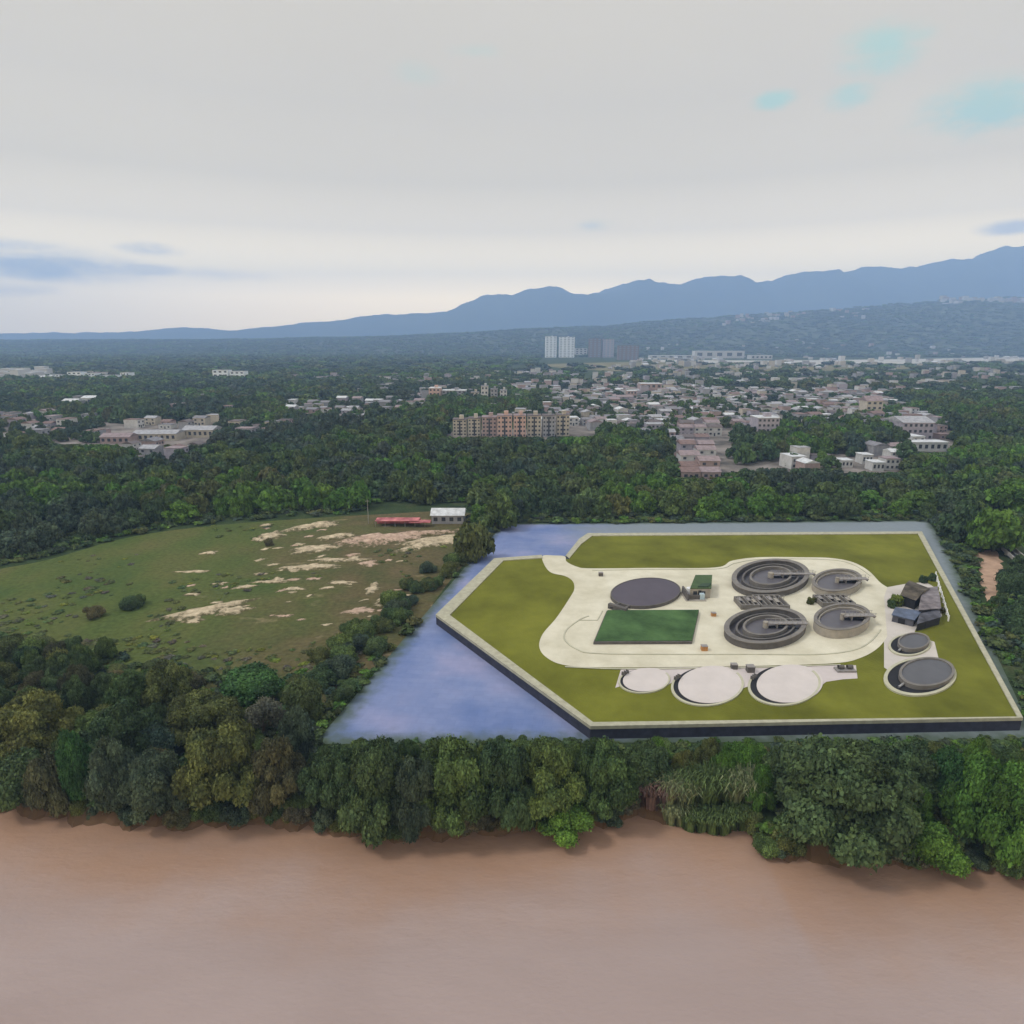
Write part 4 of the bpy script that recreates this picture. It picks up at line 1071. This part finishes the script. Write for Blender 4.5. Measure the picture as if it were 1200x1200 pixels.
nq = build_stuff('distant_woodland', [(Y, X, R, H, tone, 'near' if Y < 420 else 'mid' if Y < 900 else 'far') for (Y, X, R, H, px, py, tone) in cand[n_ind:]],
                 'distant green woodland filling the plain around and beyond the town', 'woodland')
# low growth on the ground between the trees
ug = []; ru = random.Random(44)
for i in range(16000):
    Y = 64 + 236 * ru.random() ** 1.25; X = ru.uniform(-1, 1) * (Y * .84 + 22); px, py = PX(X, Y, 0)
    if not (-40 < px < 1240) or Y < yb(X) + 1.2: continue
    if inpoly(px, py, AP) or inpoly(px, py, FIELD_CORE) or any(inpoly(px, py, c_) for c_ in CLEAR): continue
    nearap = px > 340 and 862 < py < 905
    R = ru.uniform(.7, 1.7) * (1 if Y < 120 else 1.7); H = ru.uniform(.5, 1.5) * (1 if Y < 120 else 1.6)
    if nearap: H = max(.35, min(H, ZAT(864, Y)))
    ug.append((Y, X, R, H, ru.choice(['dark', 'dark', 'mid', 'olive', 'bluish', 'mid', 'bright']), 'low'))
for i in range(1500):
    px, py = ru.uniform(-20, 560), ru.uniform(612, 790)
    if not inpoly(px, py, FIELD_CORE): continue
    g = G(px, py)
    if fbm(g.x, g.y, .03, 4, 17.0) + ru.uniform(-.15, .15) + (.25 if px > 470 or py > 745 else 0) < .22: continue
    q = ru.uniform(.4, 1.1); ug.append((g.y, g.x, q * 1.3, q * .5, ru.choice(['mid', 'olive', 'olive', 'lime', 'grey']), 'low'))
nu = build_stuff('undergrowth', ug, 'low green undergrowth on the ground between the trees', 'undergrowth')
print('UG', len(ug), nu)
print('TREES', NT, 'far', len(cand) - n_ind, 'quads', nq, 'Ymax individually', cand[n_ind - 1][0])

# canes and reeds at the waterline
def cane_mesh(seed, n, spread, hmax, lean=.35):
    r = random.Random(seed); mb = MB()
    for i in range(n):
        a = r.uniform(0, 6.28); q = spread * math.sqrt(r.random()); x, y = math.cos(a) * q, math.sin(a) * q * .6
        h = hmax * r.uniform(.6, 1.0); dx, dy = r.uniform(-lean, lean) * h, r.uniform(-lean, lean) * h; w = r.uniform(.05, .10)
        p0 = Vector((x, y, -.3)); p1 = Vector((x + dx * .35, y + dy * .35, h * .6)); p2 = Vector((x + dx, y + dy, h)); p3 = Vector((x + dx * 1.6, y + dy * 1.6, h * .86))
        u = Vector((math.cos(a * 3), math.sin(a * 3), 0)) * w
        mb.add([p0 - u, p0 + u, p1 + u, p1 - u, p2 + u * .8, p2 - u * .8, p3], [(0, 1, 2, 3), (3, 2, 4, 5), (5, 4, 6)])
    return mb.vf
def reedmat(name, col, col2):
    m = mat(name, col, .7, .15, 1.5, .2, col2=col2); return m
RM = {'purple': reedmat('cane_purplish', (.10, .060, .055), (.15, .095, .08)), 'green': reedmat('cane_green', (.05, .085, .03), (.09, .13, .04)), 'pale': reedmat('cane_pale', (.12, .15, .075), (.18, .20, .10))}
REED = [(752, 946, 2.2, 3.4, 'purple', 'purplish cane clump right of the mid green bank tree, leftmost of the canes'), (772, 948, 2.6, 3.8, 'purple', 'purplish cane clump, widest of the dark red canes'), (792, 950, 2.2, 4.4, 'pale', 'pale reed clump rising behind the purplish canes'),
        (815, 946, 2.6, 5.0, 'green', 'green reed clump behind the waterline reeds, left one'), (842, 944, 2.6, 5.2, 'green', 'green reed clump behind the waterline reeds, middle one'), (868, 946, 2.6, 5.0, 'pale', 'pale reed clump beside the dark tree left of the biggest one'),
        (800, 980, 1.5, 2.8, 'pale', 'pale bushy reed clump at the waterline, leftmost of four'), (822, 980, 1.8, 2.6, 'green', 'green reed clump at the waterline beside the pale leftmost one'),
        (848, 980, 1.8, 2.8, 'green', 'green reed clump at the waterline, second from the big tree'), (873, 980, 1.7, 3.0, 'green', 'green reed clump at the waterline touching the biggest dark tree'),
        (350, 966, 1.4, 1.8, 'green', 'small green reed clump at the gap in the left bank')]
for i, (x, y, sp, h, cc, lab) in enumerate(REED):
    g = G(x, y, -1.0); g.y = yb(g.x) + .3 if y > 970 else max(g.y, yb(g.x) + 1.5)
    o = mesh('reed_clump', cane_mesh(i, 700, sp, h), RM[cc]); o.location = (g.x, g.y, -1.9 if y > 970 else -.3); tag(o, lab, 'reeds', 'reeds and canes on the river bank')

# ------------------------------------------------------------------ buildings
HW = {'white': (.47, .465, .46), 'cream': (.42, .38, .32), 'pink': (.33, .25, .235), 'salmon': (.48, .33, .28), 'grey': (.28, .28, .30), 'brick': (.26, .15, .12), 'lilac': (.32, .295, .34), 'brown': (.18, .145, .15)}
HR = {'terracotta': (.17, .115, .105), 'grey': (.18, .175, .19), 'white': (.50, .51, .52), 'pinkish': (.235, .185, .19), 'brown': (.12, .10, .10), 'pale grey': (.30, .30, .32)}
MW = {k_: mat('render_' + k_, v, .9, .12, .4) for k_, v in HW.items()}
MR = {k_: mat('roof_' + k_.replace(' ', '_'), v, .8, .2, .5) for k_, v in HR.items()}
M_hwin = mat('house_window', (.045, .05, .065), .25, .2, .5, .5)
def gable(w, d, h, rh, ov=.4):
    a, b = w / 2 + ov, d / 2 + ov; v = [(-a, -b, h), (a, -b, h), (a, b, h), (-a, b, h), (-a, 0, h + rh), (a, 0, h + rh)]
    return v, [(0, 1, 5, 4), (2, 3, 4, 5), (1, 2, 5), (3, 0, 4), (3, 2, 1, 0)]
def flat(w, d, h): return MB().box(0, 0, h + .13, w + .3, d + .3, .24).vf
def make_me(name, vf, m):
    me = bpy.data.meshes.new(name); me.from_pydata([tuple(p) for p in vf[0]], [], [tuple(q) for q in vf[1]]); me.materials.append(m); me.update(); return me
HV = []
for w, d, h, typ in ((9, 10, 3.4, 'g'), (10, 9, 6.0, 'g'), (8, 11, 6.2, 'f'), (12, 9, 3.6, 'f'), (8, 8, 8.6, 'f')):
    wl = make_me('wall', MB().prism([(-w / 2, -d / 2), (w / 2, -d / 2), (w / 2, d / 2), (-w / 2, d / 2)], 0, h).vf, MW['white'])
    rf = make_me('roof', gable(w, d, h + .01, 1.7) if typ == 'g' else flat(w, d, h + .01), MR['grey'])
    wins = []
    for fl in range(int(h // 2.9)):
        for q in (-.28, .28): wins.append(make_me('window', MB().box(w * q, -d / 2 - .02, 1.7 + fl * 2.8, 1.6, .08, 1.3).vf, M_hwin))
    dr = make_me('door', MB().box(0, -d / 2 - .02, 1.05, 1.1, .08, 2.1).vf, M_hwin)
    HV.append((w, d, h, wl, rf, wins, dr, 'pitched' if typ == 'g' else 'flat'))
def put_house(x, y, rz, vi, wc, rc, label, group=None, scale=1.0, cat='house', name='house', parts=True):
    w, d, h, wl, rf, wins, dr, ty = HV[vi]; e = empty(name, (x, y, 0), rz); e.scale = (scale,) * 3
    for me_, mm in [(wl, MW[wc]), (rf, MR[rc])] + ([(q, None) for q in wins] + [(dr, None)] if parts else []):
        o = bpy.data.objects.new(me_.name.split('.')[0], me_); COL.objects.link(o); o.parent = e
        if mm: o.material_slots[0].link = 'OBJECT'; o.material_slots[0].material = mm
    tag(e, label, cat, group); return e
# big blocks -------------------------------------------------
def block(name, cat, label, px0, px1, foot, h, depth, wm, rm, floors=0, cols=0, group=None, rz=0.0, plinth=True, bays=0, rooftop=True, rtype='flat', winm=None):
    a, b = G(px0, foot), G(px1, foot); w = (b - a).length; c = (a + b) / 2
    e = empty(name, (c.x, c.y, 0), math.atan2((b - a).y, (b - a).x) + rz); tag(e, label, cat, group)
    mesh('wall', MB().prism([(-w / 2, 0), (w / 2, 0), (w / 2, depth), (-w / 2, depth)], 0, h).vf, wm, e)
    if rtype == 'flat': r_ = mesh('roof', MB().box(0, depth / 2, h + .18, w + .5, depth + .5, .34).vf, rm, e)
    else:
        v, f = gable(w, depth, h + .01, rtype, .5); r_ = mesh('roof', ([(x, y + depth / 2, z) for x, y, z in v], f), rm, e)
    if rooftop and rtype == 'flat': mesh('stair_tower', MB().box(w * .1, depth * .5, h + 1.5, min(4, w * .3), 4, 2.3).vf, wm, r_)
    for i in range(bays): mesh('recessed_bay', MB().box(-w / 2 + w * (i + 1) / (bays + 1), -.03, h * .5, max(1.0, w * .06), .10, h * .92).vf, M_hwin, e)
    fh = h / max(floors, 1); me_ = None
    for i in range(cols):
        for j in range(floors):
            x = -w / 2 + w * (i + .5) / cols
            if bays and any(abs(x - (-w / 2 + w * (q + 1) / (bays + 1))) < w * .06 for q in range(bays)): continue
            if me_ is None: me_ = make_me('window', MB().box(0, 0, 0, w / cols * .5, .08, fh * .45).vf, winm or M_hwin)
            o = bpy.data.objects.new('window', me_); COL.objects.link(o); o.parent = e; o.location = (x, -.02, fh * (j + .55))
    return e
AG = 'five storey apartment blocks in a row at the wood edge'
for (a, b, ft, h, wc, lab) in [(531, 547, 511, 10.5, 'cream', 'cream apartment block at the left end of the row'), (549, 563, 511.5, 11.5, 'cream', 'cream apartment block second from the left of the row'),
                               (565, 582, 512, 12.5, 'pink', 'pinkish apartment block left of the salmon one'), (583, 600, 513, 14, 'salmon', 'salmon orange apartment block in the middle of the row'),
                               (602, 616, 513, 14, 'salmon', 'orange apartment block right of the middle of the row'), (618, 634, 512, 13.5, 'cream', 'cream grey apartment block right of the two orange ones'), (636, 650, 512, 13.5, 'grey', 'grey apartment block in the right half of the row'),
                               (652, 667, 511, 13.5, 'cream', 'cream apartment block at the right end of the row')]:
    block('apartment_block', 'apartment block', lab, a, b, ft, h, 11, MW[wc], MR['pinkish' if wc in ('pink', 'salmon') else 'brown'], 5, 4, AG, bays=1)
M_hr = mat('tower_white', (.72, .76, .80), .7, .06, .1); M_gl = mat('tower_glass_blue', (.16, .22, .30), .3, .1, .1, .5)
block('high_rise', 'high rise', 'tall pale white high rise with blue grey stripes, tallest on the plain', 639, 652, 419, 78, 26, M_hr, MR['white'], 12, 3, 'pair of white high rises', winm=M_gl)
block('high_rise', 'high rise', 'tall pale white high rise joined to the right of its twin', 655, 673, 419, 76, 26, M_hr, MR['white'], 12, 4, 'pair of white high rises', winm=M_gl)
block('office_block', 'office block', 'low bright white block between the white and the brown towers', 674, 688, 418, 32, 20, MW['white'], MR['white'], 4, 3)
block('high_rise', 'high rise', 'brownish purple high rise right of the white block', 690, 704, 419, 70, 26, MW['brown'], MR['brown'], 10, 3, winm=M_gl)
block('high_rise', 'high rise', 'lilac grey high rise between the two brownish ones', 706, 719, 419, 68, 26, MW['lilac'], MR['brown'], 10, 3, winm=M_gl)
block('high_rise', 'high rise', 'wide brownish block at the right end of the tower group', 724, 748, 422, 46, 26, MW['brown'], MR['brown'], 7, 5, winm=M_gl)
for (a, b, ft, h, lab) in [(762, 812, 420, 10, 'long low white warehouse, leftmost of the distant three'), (814, 872, 420, 26, 'long bright white warehouse in the middle of the distant plain'), (880, 905, 421, 13, 'short white warehouse right of the long bright one')]:
    block('warehouse', 'warehouse', lab, a, b, ft, h, 40, MW['white'], MR['white'], 1, 5, 'white warehouses on the distant plain', rooftop=False)
block('hall', 'hall', 'long white flat roofed hall at the right of the town', 1067, 1110, 529, 5, 9, MW['white'], MR['white'], 1, 6, rooftop=False)
block('hall', 'hall', 'wide pale grey roofed hall above the long white one', 1056, 1092, 516, 11, 22, MW['lilac'], MR['pale grey'], 3, 6, rtype=3.0)
block('school_building', 'building', 'long pale roofed building among trees at the left', 156, 206, 517, 4.5, 14, MW['cream'], MR['pale grey'], 1, 8, rtype=1.8, rz=.05)
block('school_building', 'building', 'pale greenish roofed building right of the long one at the left', 214, 250, 513, 5, 14, MW['cream'], MR['pale grey'], 1, 6, rtype=2.0)
block('school_building', 'building', 'low brown roofed building left of the long pale one', 118, 152, 520, 4, 10, MW['pink'], MR['pinkish'], 1, 5, rtype=2.0)
block('brick_block', 'apartment block', 'salmon brick block with a white roof behind the apartment row', 503, 516, 473, 15, 18, MW['salmon'], MR['white'], 4, 3)
block('brick_block', 'apartment block', 'long grey block joined to the salmon brick one', 518, 546, 472, 12, 16, MW['grey'], MR['white'], 4, 6)
for i, (a, b) in enumerate([(552, 561), (564, 572), (575, 583), (586, 594)]):
    block('flats', 'apartment block', ['small pale block behind the row, nearest the salmon brick block', 'taller pale block behind the row, second from the brick block', 'pale block behind the row, third from the brick block', 'greenish white block behind the row, farthest from the brick block'][i], a, b, 473, [11, 17, 14, 13][i], 12, MW[['cream', 'white', 'grey', 'white'][i]], MR['grey'], 4, 2)
block('white_house', 'house', 'bright white two storey house in front of the park, left of three', 986, 999, 548, 3.4, 7, MW['white'], MR['white'], 1, 3, rooftop=False)
block('white_house', 'house', 'bright white taller house in front of the park, standing behind the others', 1010, 1022, 544, 4.6, 7, MW['white'], MR['white'], 1, 3, rooftop=False)
block('white_house', 'house', 'bright white house joined to the pinkish porch house', 1022, 1036, 552, 4.0, 7, MW['white'], MR['white'], 1, 3, rooftop=False)
block('white_house', 'house', 'white and pinkish porch house at the right end of the white houses', 1037, 1053, 551, 5.4, 7, MW['white'], MR['pinkish'], 2, 3, rooftop=False)
block('tower_house', 'apartment block', 'lilac grey six storey block at the centre of the town', 886, 911, 519, 15, 14, MW['lilac'], MR['white'], 5, 5)
block('gable_house', 'house', 'pale pink gabled tall house right of the town centre', 1014, 1033, 487, 12, 12, MW['cream'], MR['pinkish'], 3, 3, rtype=4.0)
block('hall', 'hall', 'white roofed hall at the back of the town', 750, 775, 462, 12, 18, MW['pink'], MR['white'], 2, 4, rooftop=False)
block('hall', 'hall', 'small white roofed hall left of the white one at the back of the town', 735, 746, 467, 8, 12, MW['pink'], MR['white'], 2, 3, rooftop=False)
block('hall', 'hall', 'blue grey long low building between woods and town', 758, 787, 508, 6, 10, MW['lilac'], MR['pale grey'], 2, 6, rooftop=False)
block('hall', 'hall', 'white farm shed alone on the left plain, left one of two', 73, 90, 481, 8, 14, MW['grey'], MR['white'], 1, 3, rtype=2.0)
block('hall', 'hall', 'white farm shed on the left plain, right and longer one of two', 96, 121, 475, 7, 14, MW['white'], MR['white'], 1, 4, rtype=2.0)
block('hall', 'hall', 'tiny white hut alone in the trees right of the left estate', 346, 355, 520, 4, 6, MW['white'], MR['white'], 1, 2, rtype=1.0)
for i, (a, b) in enumerate([(62, 74), (80, 96), (100, 112), (118, 140), (142, 152), (250, 268), (270, 287)]):
    block('flats', 'building', ['farthest left pale block on the skyline of the left plain', 'wide pale block on the left skyline, second of five', 'pale narrow block in the middle of the left skyline five', 'widest pale block of the left skyline five', 'pale block at the right end of the left skyline five', 'pale block on the skyline above the long pale building, left of a pair', 'pale block on the skyline above the long pale building, right of a pair'][i], a, b, 446, [9, 13, 11, 8, 12, 16, 14][i], 16, M_hr, MR['pale grey'], 3, 3, rooftop=False)

# shed with red awning at the back of the field
block('shed', 'shed', 'white roofed shed at the back corner of the field', 506, 543, 614, 3.0, 8, MW['grey'], MR['white'], 1, 4, rtype=1.6)
M_red = mat('red_sheeting', (.34, .075, .09), .8, .3, .4, col2=(.42, .15, .15))
e = empty('red_canopy', G(432, 618)); tag(e, 'long low red canopy left of the white roofed shed', 'canopy')
w_ = (G(505, 618) - G(432, 618)).x
mesh('cover', MB().box(w_ * .45, 2.6, 2.05, w_ * .7, 4.4, .12).box(w_ * .82, 1.4, 1.7, w_ * .34, 3.4, .12).vf, M_red, e)
for q in range(6): mesh('post', MB().box(w_ * (.1 + .16 * q), .7, .8, .14, .14, 1.6).vf, M_rail, e)
mesh('side_sheet', MB().box(w_ * .45, 4.6, 1.0, w_ * .72, .08, 1.9).vf, M_red, e)
e = empty('pole', G(432, 614)); tag(e, 'thin pale pole standing at the left end of the red canopy', 'pole')
mesh('shaft', MB().tube((0, 0, 0), (0, 0, 8.5), .12, .07, 8).vf, M_rail, e); mesh('cross_arm', MB().box(0, 0, 8.0, 1.4, .1, .1).vf, M_rail, e)
# concrete ramp at the right edge
M_conc = mat('weathered_concrete', (.28, .27, .25), .9, .2, .5)
a_, b_ = G(1180, 648), G(1216, 680); dv = (b_ - a_); ang = math.atan2(dv.y, dv.x); L_ = dv.length
e = empty('concrete_ramp', a_, ang); tag(e, 'grey concrete ramp with a dark slot at the right edge of the photo', 'ramp')
mesh('deck', MB().box(L_ / 2, 0, 1.0, L_, 3.2, .3).vf, M_conc, e)
for s in (-1, 1): mesh('parapet', MB().box(L_ / 2, s * 1.55, 1.55, L_, .3, .8).vf, M_conc, e)
for q in range(3): mesh('pier', MB().box(L_ * (.1 + .4 * q), 0, .42, .8, 2.4, .86).vf, M_conc, e)
mesh('slot', MB().box(L_ / 2, 0, 1.18, L_ * .96, 1.0, .06).vf, M_black, e)

# houses -----------------------------------------------------
rh = random.Random(12); hc = []
BIGS = [(c_.location.x, c_.location.y) for c_ in COL.objects if c_.parent is None and c_.get('category') in ('apartment block', 'hall', 'building', 'house', 'high rise')]
def houses(poly, step, rot, prob, y0, y1, pal, wpal, where, sz=1.0):
    c, s = math.cos(rot), math.sin(rot); x0 = -900
    us = np.arange(-1200, 1200, step[0]); vs = np.arange(0, 1600, step[1])
    for v in vs:
        for u in us:
            X, Y = u * c - v * s, u * s + v * c
            if not (y0 < Y < y1): continue
            px, py = PX(X, Y, 0)
            if px < -30 or px > 1230 or not inpoly(px, py, poly) or inpoly(px, py, PARK) or rh.random() > prob: continue
            X += rh.uniform(-1, 1); Y += rh.uniform(-1, 1)
            if any(abs(X - q[0]) < 17 and abs(Y - q[1]) < 17 for q in BIGS): continue
            hc.append((Y, X, rot + rh.choice([0, 0, math.pi / 2]) + rh.uniform(-.04, .04), rh.choices(range(5), (4, 4, 4, 3, 1))[0], rh.choice(wpal), rh.choice(pal), where, rh.uniform(.72, 1.0) * sz))
TERR = [(792, 503), (864, 503), (866, 558), (792, 560)]
# terrace estate: straight rows
for j, py in enumerate([559, 552, 545, 538, 531, 524, 517, 510, 504]):
    g0, g1 = G(795, py), G(862, py); n = int((g1.x - g0.x) / 9.0)
    for i in range(n):
        if abs(i - n * .82) < .6: continue
        hc.append((g0.y, g0.x + 9.0 * (i + .5), 0.0, rh.choice([0, 0, 1]), rh.choice(['white', 'pink', 'lilac']), rh.choice(['pinkish', 'pinkish', 'terracotta', 'brown']), ('in the terrace estate', 'houses of the terrace estate'), .95))
pal = ['grey', 'pinkish', 'terracotta', 'brown', 'pale grey', 'white', 'pale grey', 'grey']; wp = ['white', 'cream', 'pink', 'grey', 'lilac', 'white', 'grey']
T1 = ('in the dense town', 'houses of the dense town')
town_main = [p for p in TOWN1]
rh_in = lambda px, py: inpoly(px, py, TERR)
nb = len(hc); houses(town_main, (10.5, 13.5), .12, .62, 280, 1100, pal, wp, T1)
hc[nb:] = [h_ for h_ in hc[nb:] if not inpoly(*PX(h_[1], h_[0], 0), TERR)]
houses(TOWN2, (13, 19), -.1, .5, 280, 1000, ['terracotta', 'pinkish', 'brown', 'pale grey', 'grey'], wp, ('in the left suburb', 'houses of the left suburb'))
houses(TOWN3, (14, 22), -.1, .55, 280, 1000, ['pale grey', 'grey', 'white', 'pinkish'], wp, ('left of the apartment row', 'houses of the small estate'))
hc.sort(key=lambda q: q[0])
NI = 270; pend = []
for (Y, X, rz, vi, wc, rc, (wh, gr), sc_) in hc[:NI]:
    ty = HV[vi][7]; st = 'one storey' if HV[vi][2] < 4 else 'two storey' if HV[vi][2] < 7 else 'three storey'
    e = put_house(X, Y, rz, vi, wc, rc, '%s %s house, %s %s roof, %s' % (st, wc, ty, rc, wh), '%s %s %s %s %s' % (st, wc, ty, rc, gr), sc_, parts=Y < 620)
    pend.append((PX(X, Y, 0)[0], e['label'], '', e))
ordinal_labels(pend)
# everything farther: one object
far = list(hc[NI:])
def scatter_far(n, px0, px1, py0, py1, wpal, pal, smin, smax, clump=.05):
    for i in range(n):
        px = rh.uniform(px0, px1); py = rh.uniform(py0, py1); g = G(px, py)
        if fbm(g.x, g.y, .004, 3, 21.0) < clump: continue
        far.append((g.y, g.x, rh.uniform(-.3, .3), rh.choice([0, 2, 3, 4]), rh.choice(wpal), rh.choice(pal), None, rh.uniform(smin, smax)))
scatter_far(950, 600, 1230, 429, 466, wp, pal, .7, 1.2, -.05)
scatter_far(330, 740, 1230, 417, 430, ['white', 'cream', 'grey'], ['white', 'pale grey', 'pinkish'], .9, 1.8, 0.0)
scatter_far(520, -20, 620, 440, 470, wp, ['pale grey', 'grey', 'pinkish', 'grey'], .7, 1.2, 0.05)
scatter_far(110, -20, 640, 455, 492, wp, ['pale grey', 'grey', 'pinkish', 'terracotta'], .7, 1.0, .15)
scatter_far(90, 0, 60, 440, 460, ['white'], ['white'], 1, 2.0, .1)
def hill_far(n, pxa, pxb, yfr, smin, smax):
    for i in range(n):
        Y = rh.gauss(*yfr); X = (rh.uniform(pxa, pxb) - 600) / FPX * Y * math.cos(TH)
        if Y < 2750: continue
        if fbm(X, Y, .002, 3, 31.0) < -.05: continue
        far.append((Y, X, rh.uniform(-.3, .3), rh.choice([2, 3, 4]), rh.choice(['white', 'cream', 'white', 'pink']), rh.choice(['white', 'pale grey', 'pinkish']), None, rh.uniform(smin, smax)))
hill_far(110, 1095, 1240, (4620, 90), 1.8, 3.8)
hill_far(60, 840, 1010, (4450, 160), 1.6, 3.0)
hill_far(70, 740, 1240, (3100, 250), 1.0, 2.0)
V, F, C_ = [], [], []
for (Y, X, rz, vi, wc, rc, _, sc_) in far:
    w, d, h, wl, rf, wins, dr, ty = HV[vi]; c, s = math.cos(rz) * sc_, math.sin(rz) * sc_; z0 = max(0, hh(X, Y)) if Y > 2700 else 0
    for vf, cc in ((MB().prism([(-w / 2, -d / 2), (w / 2, -d / 2), (w / 2, d / 2), (-w / 2, d / 2)], 0, h).vf, HW[wc]),
                   (gable(w, d, h + .05, 1.7) if ty == 'pitched' else flat(w, d, h + .05), HR[rc])):
        b = len(V); V += [(X + x * c - y * s, Y + x * s + y * c, z0 - (3 if Y > 2700 and z == 0 else 0) + z * sc_) for x, y, z in vf[0]]
        F += [tuple(i + b for i in q) for q in vf[1]]; C_ += [(*cc, 1)] * len(vf[0])
m = bpy.data.materials.new('distant_house_paint'); m.use_nodes = True; t = m.node_tree
a = t.nodes.new('ShaderNodeAttribute'); a.attribute_name = 'tint'; t.links.new(a.outputs['Color'], t.nodes['Principled BSDF'].inputs['Base Color'])
t.nodes['Principled BSDF'].inputs['Roughness'].default_value = .9
o = mesh('distant_houses', (V, F), m); at = o.data.attributes.new('tint', 'FLOAT_COLOR', 'POINT'); at.data.foreach_set('color', [q for c_ in C_ for q in c_])
tag(o, 'countless tiny pale houses of the distant city out to the hills', 'houses', kind='stuff')
print('HOUSES', len(hc), 'far', len(far))

# ------------------------------------------------------------------ haze
m = bpy.data.materials.new('haze_air'); m.use_nodes = True; t = m.node_tree
for n_ in list(t.nodes): t.nodes.remove(n_)
o_ = t.nodes.new('ShaderNodeOutputMaterial'); v_ = t.nodes.new('ShaderNodeVolumePrincipled')
v_.inputs['Color'].default_value = (.41, .62, 1.0, 1); v_.inputs['Density'].default_value = 1.75e-4; v_.inputs['Anisotropy'].default_value = 0.0
t.links.new(v_.outputs[0], o_.inputs['Volume'])
hz = mesh('haze', MB().box(0, 5200, 597, 24400, 13400, 1206).vf, m)
tag(hz, 'thin bluish haze over the whole plain', 'haze', kind='stuff')
